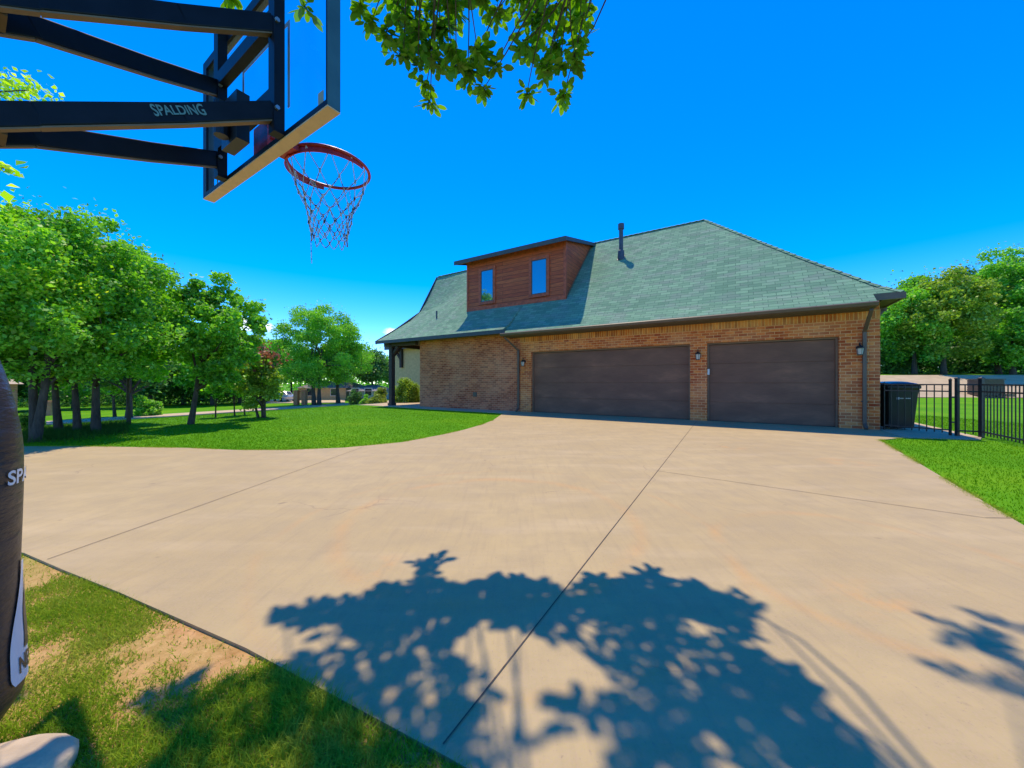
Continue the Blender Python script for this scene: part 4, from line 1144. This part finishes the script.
# wood on the right
GW = 'trees above the paved bank'
dr_ = ['dark green', 'bright green', 'yellowish green']
sp = [(893, 40, 284, 34, 0, 'half hidden by the eave corner'), (915, 37, 270, 34, 1, 'directly above the bin'), (943, 35.5, 262, 36, 2, 'rounded, above the gate post'), (975, 41, 254, 36, 0, 'darker one right of the yellowish one'),
      (1000, 36.5, 246, 30, 1, 'tall, above the brown chest'), (1028, 39, 228, 40, 1, 'tallest, at the right edge of the view'), (1066, 36, 236, 40, 0, 'beyond the right edge'), (868, 46, 290, 30, 0, 'behind the house corner'), (960, 46, 272, 40, 0, 'deep in the wood'), (1012, 35, 300, 28, 1, 'low, in front of the tallest')]
for i, (px, Z, top, hw, k, pos) in enumerate(sp):
    q = at_depth(px, Z); H_ = (HY-top)/F*Z+CAMZ-q.z
    tree('shade_tree', q, H_, hw/F*Z*1.1, .4, .25, '%s tree above the paved bank, %s' % (dr_[k], pos), group=GW, leaf=.27, nc=75, nl=260, mat=('leaf_deep', 'leaf_mid', 'leaf_olive')[k], seed=80+i, cr=.27, limbs=False)
# shadowy undergrowth under that wood, and the far wood closing the horizon
def mass(name, boxes, leaf, n, mat):
    np.random.seed(5); P_ = []
    for (x0, x1, y0, y1, h) in boxes:
        x = np.random.uniform(x0, x1, n); y = np.random.uniform(y0, y1, n)
        hh = np.array([h*(.75+.5*mnoise.noise(Vector((a*.12, b*.12, 3)))) for a, b in zip(x, y)])
        z = np.array([g(a, b) for a, b in zip(x, y)]) + np.random.uniform(0, 1, n)**.7*hh
        P_.append(np.stack([x, y, z], axis=1))
    P_ = np.concatenate(P_); V, Fc = leaf_quads(P_, np.full(len(P_), leaf)); return tag(raw_mesh(name, V, Fc, 4, M[mat]), kind='stuff')
o = mass('undergrowth', [(30, 62, 38, 46, 4.2)], .45, 16000, 'leaf_deep'); tag(o, 'dark undergrowth filling the foot of the wood above the paved bank', 'undergrowth')
o = mass('undergrowth', [(-66, -37, 44, 52, 4.0)], .40, 14000, 'leaf_deep'); tag(o, 'dark undergrowth along the wood beyond the road on the left', 'undergrowth')
o = mass('far_wood', [(-170, 20, 95, 120, 10), (20, 200, 70, 95, 10), (-150, -70, 20, 95, 11)], 1.1, 14000, 'leaf_mid'); tag(o, 'distant line of trees closing the horizon behind houses and lawns', 'wood')

for t_, D_, H_, lab in ((35.5, -30, 17.5, 'tall oak out of view on the left, mirrored in the left dormer window'), (26.4, -31, 14.5, 'oak out of view on the left, mirrored low in the right dormer window')):
    q = HL(t_, D_); q.z = g(q.x, q.y)
    tree('oak_tree', q, H_, 3.6, 5.0, .3, lab, leaf=.45, nc=34, nl=130, mat='leaf_mid', seed=120+int(t_), cr=.34, limbs=False)
# bushes
def bush(px, py, hw, top, mat, label, leaf=.09, seed=0, nl=240, nc=26, Z=None):
    q = at_depth(px, Z) if Z else ground_at(px, py); Z = q.y; H_ = (HY-top)/F*Z+CAMZ-q.z; R = hw/F*Z
    random.seed(seed); np.random.seed(seed+200); pts = []
    for _ in range(nc):
        v = np.random.normal(size=3); v /= np.linalg.norm(v); v[2] = abs(v[2])
        c = v*np.array([R*.72, R*.72, H_*.72])*random.uniform(.6, 1)
        d = np.random.normal(size=(nl, 3)); d /= np.linalg.norm(d, axis=1)[:, None]; pts.append(c+d*np.random.uniform(.3, 1, (nl, 1))*R*.38)
    pts = np.concatenate(pts); pts = pts[pts[:, 2] > .0]
    root = empty('shrub', q, 0, label, 'shrub')
    V, Fc = leaf_quads(pts, np.full(len(pts), leaf)); raw_mesh('foliage', V, Fc, 4, M[mat], root)
    m_ = MB()
    for k in range(6): m_.tube(limb_pts((0,0,-.1), (random.uniform(-.5,.5)*R, random.uniform(-.5,.5)*R, H_*.6), .1, 4), [.03,.025,.02,.015,.01], 6)
    m_.build('stem', M['bark'], root)
bush(407, 402.5, 15, 369, 'leaf_olive', 'clipped yellow-green hedge shrub behind the porch, tallest by the house', seed=1, nc=46, nl=420, Z=21.5)
bush(381, 402.5, 8, 382, 'leaf_lime', 'bright lime green shrub left of the dark porch post', seed=2, Z=22)
bush(378, 403.5, 11, 394, 'leaf_lime', 'low golden shrub at the edge of the walk left of the porch post', seed=3, nc=18, Z=21.5)
bush(356, 403.5, 9, 380, 'leaf_deep', 'dark green shrub in front of the grey house, right of the lawn crest oaks', seed=4, Z=24)
bush(365, 403.5, 6, 392, 'leaf_mid', 'small round shrub between the dark shrub and the walk', seed=5, nc=18, Z=23)
bush(30, 428, 9, 408, 'leaf_deep', 'dark shrub by the road, in front of the brick house at far left', seed=6, leaf=.14)
bush(148, 416, 12, 388, 'leaf_mid', 'rounded green shrub beyond the road, right of the stout trunk', seed=7, leaf=.2)

# ------------------------------------------------------------------ overhead tree: canopy above the camera
def overhead():
    random.seed(3); np.random.seed(3)
    root = empty('shade_tree', (1.6, -3.4, g(1.6, -3.4)), 0, 'large oak standing behind the camera whose leafy boughs hang into the top of the view', 'tree')
    off = Vector((1.6, -3.4, g(1.6, -3.4)))
    sh = Vector((-.085, .375, 1.0))       # ground shadow point -> source, per metre of height
    T_ = []
    def c(px, py, h, r, n=12):
        if r >= .13: n = int(n*.36)
        elif r >= .10: n = int(n*.75)
        
        q = ray(px, py); T_.append((Vector((q.x, q.y, 0)) + sh*h, r, n))
    # feathery outline clusters
    for px, py, h, r, n in ((430,562,4.3,.07,5),(424,580,4.35,.09,6),(408,598,4.4,.13,10),(380,612,4.4,.12,9),(440,604,4.4,.12,9),(405,625,4.6,.18,14),(370,640,4.7,.18,14),(432,640,4.8,.18,14),
                          (350,660,4.9,.16,12),(400,665,5.0,.20,15),(455,668,5.0,.17,12),(300,672,4.9,.07,4),(300,688,5.0,.11,8),(350,700,5.3,.17,12),(410,705,5.3,.19,14),(455,715,5.4,.17,11),(478,608,4.3,.06,4),(470,622,4.4,.09,6),
                          (520,620,4.4,.09,6),(548,606,4.3,.08,5),(400,745,5.7,.22,15),(455,755,5.8,.20,13),(345,735,5.6,.15,9),
                          (596,580,4.2,.07,5),(612,620,4.5,.13,9),(660,580,4.2,.09,6),(640,598,4.35,.10,7),(668,600,4.4,.12,9),(700,606,4.4,.08,5),(718,622,4.5,.11,7),(735,642,4.6,.10,6),(640,635,4.7,.18,14),(685,640,4.8,.18,14),(622,665,5.0,.17,13),
                          (665,680,5.1,.22,17),(712,680,5.1,.17,11),(752,660,4.8,.08,5),(760,682,4.9,.10,6),(790,690,4.9,.09,5),(812,700,5.0,.06,3),(775,715,5.2,.11,6),(620,710,5.4,.20,15),(670,725,5.5,.24,18),(725,725,5.4,.16,10),(630,755,5.8,.24,17),(690,762,5.8,.22,16),(750,760,5.7,.13,7),
                          (800,760,5.6,.08,5),(835,752,5.6,.08,5),(860,766,5.7,.10,6),(975,640,7.0,.10,4),(1005,655,7.0,.15,7),(1030,670,7.0,.2,9),(1012,690,7.0,.14,6),(1060,640,7.0,.25,12),
                          (170,715,5.2,.12,7),(195,745,5.5,.17,11),(165,757,5.5,.15,8),(250,745,5.5,.10,6),(330,762,5.9,.16,9)):
        c(px, py, h, r, n)
    # denser layers nearer the trunk (shadow falls just below the frame)
    for k in range(70):
        gx = random.uniform(-1.9, 2.6); gy = random.uniform(-1.4, .62); h = random.uniform(5.0, 7.6)
        
        if gx < -.85 and gy > .3: continue
        if abs(gx-.2) < .42 and gy > .15: continue
        q_ = Vector((gx, gy, 0))+sh*h
        if q_.y > .3 and HY - F*(h-.55-CAMZ)/q_.y > -5: continue
        T_.append((Vector((gx, gy, 0))+sh*h, random.uniform(.24, .40), 13))
    # hanging tips seen at the top of the view
    for px, py, Z, r, n in ((468,72,3.75,.10,7),(484,88,3.7,.05,4),(474,60,3.75,.12,10),(430,50,3.7,.12,9),(412,40,3.72,.12,10),(372,20,3.7,.08,6),(386,34,3.7,.08,6),(360,4,3.75,.07,5),(408,18,3.8,.16,14),(440,28,3.8,.16,14),(450,5,3.85,.18,16),
                            (497,10,3.9,.10,6),(530,50,3.78,.12,9),(545,66,3.75,.08,6),(556,44,3.8,.12,9),(578,50,3.8,.06,4),(572,24,3.85,.14,11),(540,18,3.9,.18,16),(590,8,3.9,.07,5),(568,2,3.95,.14,11),(480,-5,3.95,.2,16),(400,-8,3.9,.2,14),(520,-8,3.95,.2,16),(305,8,3.0,.06,3),(232,-4,3.0,.06,3)):
        T_.append((Vector(((px-CX)/F*Z, Z, CAMZ+(HY-py)/F*Z)), r, int(n*1.3)))
    LV = []; tw = MB()
    def leaf(base, d, s):
        # oval folded leaf with 6 points
        d = d.normalized(); up = Vector((random.uniform(-.6,.6), random.uniform(-.6,.6), 1)); sd_ = d.cross(up)
        if sd_.length < .05: sd_ = Vector((1,0,0))
        sd_.normalize(); nn_ = sd_.cross(d).normalized(); w_ = s*.27
        LV.extend([base, base+d*s*.35+sd_*w_-nn_*s*.05, base+d*s*.75+sd_*w_*.85-nn_*s*.08, base+d*s-nn_*s*.12, base+d*s*.75-sd_*w_*.85-nn_*s*.08, base+d*s*.35-sd_*w_-nn_*s*.05])
    for (ctr, r, ntw) in T_:
        for _ in range(ntw):
            dd = Vector(np.random.normal(size=3)); dd.normalize(); dd.z *= .55
            a = ctr - dd*r*.5; b = ctr + dd*r + Vector((0, 0, -r*.15))
            tw.tube([a-off, (a+b)/2+Vector((0,0,.02))-off, b-off], [.0045, .003, .0015], 4, cap=False)
            m = max(4, int((b-a).length/.040))
            for i in range(m):
                k = (i+.5)/m; p_ = a.lerp(b, k); sg = 1 if i % 2 else -1
                side_ = (b-a).cross(Vector((0,0,1))).normalized()*sg
                ld = (b-a).normalized()*.7 + side_*.9 + Vector((random.uniform(-.3,.3), random.uniform(-.3,.3), random.uniform(-.75,.15)))
                leaf(p_-off, ld, random.uniform(.065, .112))
            leaf(b-off, (b-a), .12)
    V = np.array([tuple(v) for v in LV]); raw_mesh('crown', V, np.arange(len(V)), 6, M['leaf_near'], root)
    # limbs
    tk = MB(); tk.tube([(0,0,-.2),(.02,.0,.5),(-.03,.1,1.6),(0,.2,2.8),(.05,.5,4.0),(0,.8,5.2)], [.34,.27,.24,.22,.18,.12], 14)
    hubs = [Vector(v) for v in ((-1.2, 3.6, 5.6), (-.4, 4.4, 5.4), (-2.4, 3.4, 5.6), (-2.0, 5.6, 5.3), (-.9, 6.0, 5.2), (.8, 4.6, 5.5), (-3.0, 5.0, 5.3), (1.2, 2.0, 6.2), (-1.8, 2.0, 6.6), (-3.2, 2.6, 6.2))]
    st_ = Vector((0, .35, 3.6))
    for hb in hubs: tk.tube(limb_pts(st_+Vector((0,random.uniform(0,.4),random.uniform(-.6,1.0))), hb, .07, 6), [.10,.08,.065,.05,.04,.03,.02], 8)
    for (ctr, r, ntw) in T_:
        q = ctr-off; hb = min(hubs, key=lambda h: (h-q).length)
        if (q-hb).length < 3: tk.tube(limb_pts(hb, q, .20 if (q-hb).length < 1.3 else .05, 5), [.014,.012,.010,.008,.006,.004], 5, cap=False)
    tk.build('trunk', M['bark'], root, smooth=True); tw.build('twigs', M['bark'], root, recalc=False, uv=None)
overhead()
# leaf sprays of a neighbouring tree poking in at the upper left
def spray():
    random.seed(9); np.random.seed(9)
    base = Vector((-9.0, 3.2, g(-9.0, 3.2)))
    root = empty('maple_tree', base, 0, 'tree whose light green leaf sprays poke in behind the hoop arms', 'tree')
    LV = []; tk = MB(); tk.tube([(0,0,-.2),(.05,.1,1.5),(.3,.4,3.2),(.6,.8,4.6)], [.16,.13,.10,.06], 10)
    for px, py, Z, r, n, s in ((10, 90, 5.2, .22, 130, .075), (34, 90, 5.2, .20, 110, .075), (-15, 82, 5.2, .3, 120, .08), (-5, 165, 3.1, .09, 22, .10), (4, 168, 3.1, .05, 8, .10), (-60, 150, 3.6, .35, 110, .12), (-50, 100, 5.0, .4, 110, .11)):
        c_ = Vector(((px-CX)/F*Z, Z, CAMZ+(HY-py)/F*Z)) - base
        P_ = np.array(c_) + np.random.normal(size=(n, 3))*r*np.array([.62, .62, .36]); V, Fc = leaf_quads(P_, np.full(n, s), elong=1.35); LV.append(V)
        tk.tube(limb_pts((.3,.4,3.2), c_, .08, 5), [.05,.04,.03,.02,.012,.006], 6)
    V = np.concatenate(LV); raw_mesh('crown', V, np.arange(len(V)), 4, M['leaf_bright'], root); tk.build('trunk', M['bark'], root, smooth=True)
spray()

# ------------------------------------------------------------------ grass
def blades(name, gen, n, h, w, mat, label, lean=.5):
    P_ = []
    while len(P_) < n:
        q = gen()
        if q is not None: P_.append(q)
    P_ = np.array(P_); n = len(P_)
    an = np.random.uniform(0, 2*np.pi, n); hh = (h*np.random.uniform(.45, 1.25, n)*P_[:, 3]); ww = w*np.random.uniform(.7, 1.3, n)
    s = np.stack([np.cos(an), np.sin(an), np.zeros(n)], axis=1)*ww[:, None]/2
    ln = np.random.normal(size=(n, 2))*lean*hh[:, None]
    B = P_[:, :3]; tip = B + np.stack([ln[:, 0], ln[:, 1], hh], axis=1)
    V = np.stack([B-s, B+s, tip], axis=1).reshape(-1, 3)
    o = raw_mesh(name, V, np.arange(n*3), 3, M[mat]); return tag(o, label, 'grass', kind='stuff')
def gen_near():
    x = random.uniform(-4.4, .9); y = random.uniform(.35, 3.0)
    if in_poly(x, y, DRIVE): return None
    nz = mnoise.noise(Vector((x*1.9, y*1.9, .7))) + .45*mnoise.noise(Vector((x*6, y*6, 2)))
    lush = ss(.9, 1.5, 1.9 - abs(x+.8)*1.0 - (y-.9)*.8)
    dens = .30 + 1.5*nz + 1.2*lush
    if random.random() > max(.04, dens): return None
    return (x, y, g(x, y), .55 + .55*lush + .3*max(0, nz))
blades('grass', gen_near, 170000, .034, .0042, 'blade_near', 'patchy short grass with bare clay between the driveway edge and the padded pole', .7)
def gen_left():
    x = random.uniform(-14, 3.0); y = 6.2 + random.random()**1.6*15
    if in_poly(x, y, DRIVE): return None
    if (Vector((x, y, 0))-A).dot(nv) > -1.0 and (Vector((x, y, 0))-A).dot(dv) > -1 and (Vector((x, y, 0))-A).dot(dv) < 20.3: return None
    return (x, y, g(x, y), 1.0)
blades('grass', gen_left, 110000, .026, .010, 'blade_lawn', 'bright mown lawn left of the driveway up to the brick wall', .5)
def gen_right():
    x = random.uniform(3.0, 15); y = random.uniform(.5, 13)
    if in_poly(x, y, DRIVE): return None
    l = Vector((x, y, 0))-A; t_ = l.dot(dv); D_ = l.dot(nv)
    if t_ > -1.5 and D_ > -1.05: return None
    return (x, y, g(x, y), 1.0)
blades('grass', gen_right, 90000, .028, .008, 'blade_lawn', 'bright mown lawn right of the driveway around the iron fence', .5)
EDGE = []
for i in range(len(DRIVE)):
    a_, b_ = DRIVE[i], DRIVE[(i+1) % len(DRIVE)]
    L_ = math.hypot(a_[0]-b_[0], a_[1]-b_[1]); mx_, my_ = (a_[0]+b_[0])/2, (a_[1]+b_[1])/2
    if my_ > 3.6 and mx_ > -13 and not (mx_ > -3.5 and my_ > 8.6 and L_ > 1.5): EDGE.append((a_, b_, L_))
EDGE += [((2.9, 1.16), (4.27, 3.0), 2.3)]
EW = [e_[2] for e_ in EDGE]
def gen_edge():
    a_, b_, L_ = random.choices(EDGE, EW)[0]; k = random.random(); x = a_[0]+(b_[0]-a_[0])*k; y = a_[1]+(b_[1]-a_[1])*k
    nx_, ny_ = (b_[1]-a_[1])/L_, -(b_[0]-a_[0])/L_; o_ = random.gauss(0, .022)
    if mnoise.noise(Vector((x*1.7, y*1.7, 4))) < -.12: return None
    l = Vector((x, y, 0))-A
    if -1.5 < l.dot(dv) < 10.8 and l.dot(nv) > -1.6: return None
    x += nx_*o_; y += ny_*o_; return (x, y, g(x, y), 1.0)
blades('grass', gen_edge, 24000, .032, .005, 'blade_near', 'ragged grass spilling over the edges of the concrete drive', .9)
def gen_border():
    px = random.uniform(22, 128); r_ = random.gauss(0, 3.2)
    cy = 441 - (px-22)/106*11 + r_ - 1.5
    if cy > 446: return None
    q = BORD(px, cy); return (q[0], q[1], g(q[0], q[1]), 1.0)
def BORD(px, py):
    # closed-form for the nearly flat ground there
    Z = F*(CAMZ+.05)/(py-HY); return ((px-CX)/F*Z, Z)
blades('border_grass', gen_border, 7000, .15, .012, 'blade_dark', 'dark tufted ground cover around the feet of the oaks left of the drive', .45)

# ------------------------------------------------------------------ far houses, car, pillar
def small_house(px0, px1, Z, eave, ridge, wall, roof_, label, nwin=2, rot=0, depth=8):
    a = at_depth(px0, Z); b = at_depth(px1, Z); W_ = b.x-a.x; base = min(a.z, b.z)-.2
    h = empty('house', ((a.x+b.x)/2, Z, base), rot, label, 'house')
    he = (HY-eave)/F*Z+CAMZ-base; hr = (HY-ridge)/F*Z+CAMZ-base
    m_ = MB(); m_.box(-W_/2, W_/2, 0, depth, 0, he); m_.build('wall', M[wall], h)
    m_ = MB(); o_ = .35
    m_.add([(-W_/2-o_, -o_, he), (W_/2+o_, -o_, he), (W_/2+o_, depth+o_, he), (-W_/2-o_, depth+o_, he), (-W_/2+1.2, depth/2, hr), (W_/2-1.2, depth/2, hr)], [(0,1,5,4),(1,2,5),(2,3,4,5),(3,0,4),(3,2,1,0)])
    m_.build('roof', M[roof_], h)
    for i in range(nwin):
        x = -W_/2 + W_*(i+.5)/nwin; m_ = MB(); m_.box(x-.55, x+.55, -.05, -.003, .9, 2.1); f_ = m_.build('window', M['white'], h)
        m_ = MB(); m_.box(x-.47, x+.47, -.07, -.052, .98, 2.02); m_.build('pane', M['car_glass'], f_)
    return h
hh = small_house(-80, 31, 33, 384, 368, 'far_brick', 'kerb', 'orange brick house with pale roof beyond the road at the far left', 5, rot=math.radians(56))
hh.location = (-44.4-3.1, 33-4.6, hh.location.z)
small_house(298, 346, 56, 388, 381, 'far_wall', 'far_roof', 'low tan house behind the parked car', 2)
small_house(349, 375, 52, 391, 385, 'grey_wall', 'far_roof', 'small grey house left of the porch', 2)
m_ = MB(); q0 = at_depth(43, 30); q1 = at_depth(52, 30); m_.box(q0.x, q1.x, 29.9, 30.2, q0.z-.2, q0.z+1.15); m_.box(q0.x-.04, q1.x+.04, 29.86, 30.24, q0.z+1.15, q0.z+1.22)
tag(m_.build('brick_wall', M['far_brick']), 'short red brick garden wall beyond the road, left of the slim trunks', 'wall')
for i, (px, lab) in enumerate(((296.5, 'red brick pillar left of the pair beside the parked car'), (304.5, 'red brick pillar right of the pair beside the parked car'))):
    q = at_depth(px, 43); m_ = MB(); m_.box(-.24, .24, -.24, .24, -.3, 1.55); m_.box(-.30, .30, -.30, .30, 1.55, 1.66); m_.box(-.2, .2, -.2, .2, 1.66, 1.74)
    o = m_.build('gate_pillar', M['far_brick']); o.location = q; tag(o, lab, 'pillar', 'brick pillars by the far drive')
slab('side_road', [(at_depth(262, 47).x, 47), (at_depth(345, 47).x, 47), (at_depth(345, 60).x, 60), (at_depth(255, 60).x, 60)], .05, M['walk'], follow=True, step=2.0)
def car(loc, rz):
    c = empty('parked_car', loc, rz, 'silver saloon car parked on the far drive beyond the lawn', 'car')
    prof_ = [(-2.25,.35),(-2.3,.62),(-2.15,.86),(-1.35,.95),(-.75,1.38),(.55,1.42),(1.25,1.0),(2.1,.90),(2.3,.66),(2.25,.32)]
    m_ = MB(); rows = []
    for yy, k in ((-.88, 0), (-.86, 1), (-.62, 2), (0, 3), (.62, 2), (.86, 1), (.88, 0)):
        row = []
        for x, z in prof_:
            if k == 0: zz = min(z, .62)
            elif k == 1: zz = min(z, .93)
            elif k == 2: zz = z
            else: zz = z+.04 if z > .5 else z
            row.append((x*(.985 if k < 2 else 1), yy, zz))
        rows.append(row)
    m_.grid(rows); n_ = len(prof_); m_.add([r[0] for r in rows]+[r[-1] for r in rows], [tuple(range(7)), tuple(range(13, 6, -1))])
    m_.add([rows[0][0], rows[0][-1], rows[-1][-1], rows[-1][0]], [(0,1,2,3)]); m_.build('body', M['car'], c, smooth=False)
    m_ = MB()
    for sy in (-1, 1):
        m_.add([(-1.2, sy*.845, .99), (1.05, sy*.845, .99), (.5, sy*.655, 1.36), (-.7, sy*.655, 1.34)], [(0,1,2,3)])
    m_.add([(1.28, -.68, 1.02), (1.28, .68, 1.02), (.60, .56, 1.42), (.60, -.56, 1.42)], [(0,1,2,3)]); m_.add([(-1.36, -.68, .98), (-1.36, .68, .98), (-.80, .56, 1.40), (-.80, -.56, 1.40)], [(0,1,2,3)])
    m_.build('window', M['car_glass'], c, recalc=False)
    for x in (-1.4, 1.4):
        for sy in (-1, 1):
            m_ = MB(); m_.tube([(x, sy*.72, .32), (x, sy*.91, .32)], .32, 18); wh = m_.build('wheel', M['rubber'], c)
            m_ = MB(); m_.tube([(x, sy*.90, .32), (x, sy*.925, .32)], .20, 14); m_.build('rim', M['zinc'], wh)
    for sy in (-.62, .62):
        m_ = MB(); m_.box(2.22, 2.31, sy-.2, sy+.2, .62, .76); m_.build('headlight', M['lamp_glass'], c)
q = at_depth(284, 53); q.z += .06; car(q, math.radians(-42))
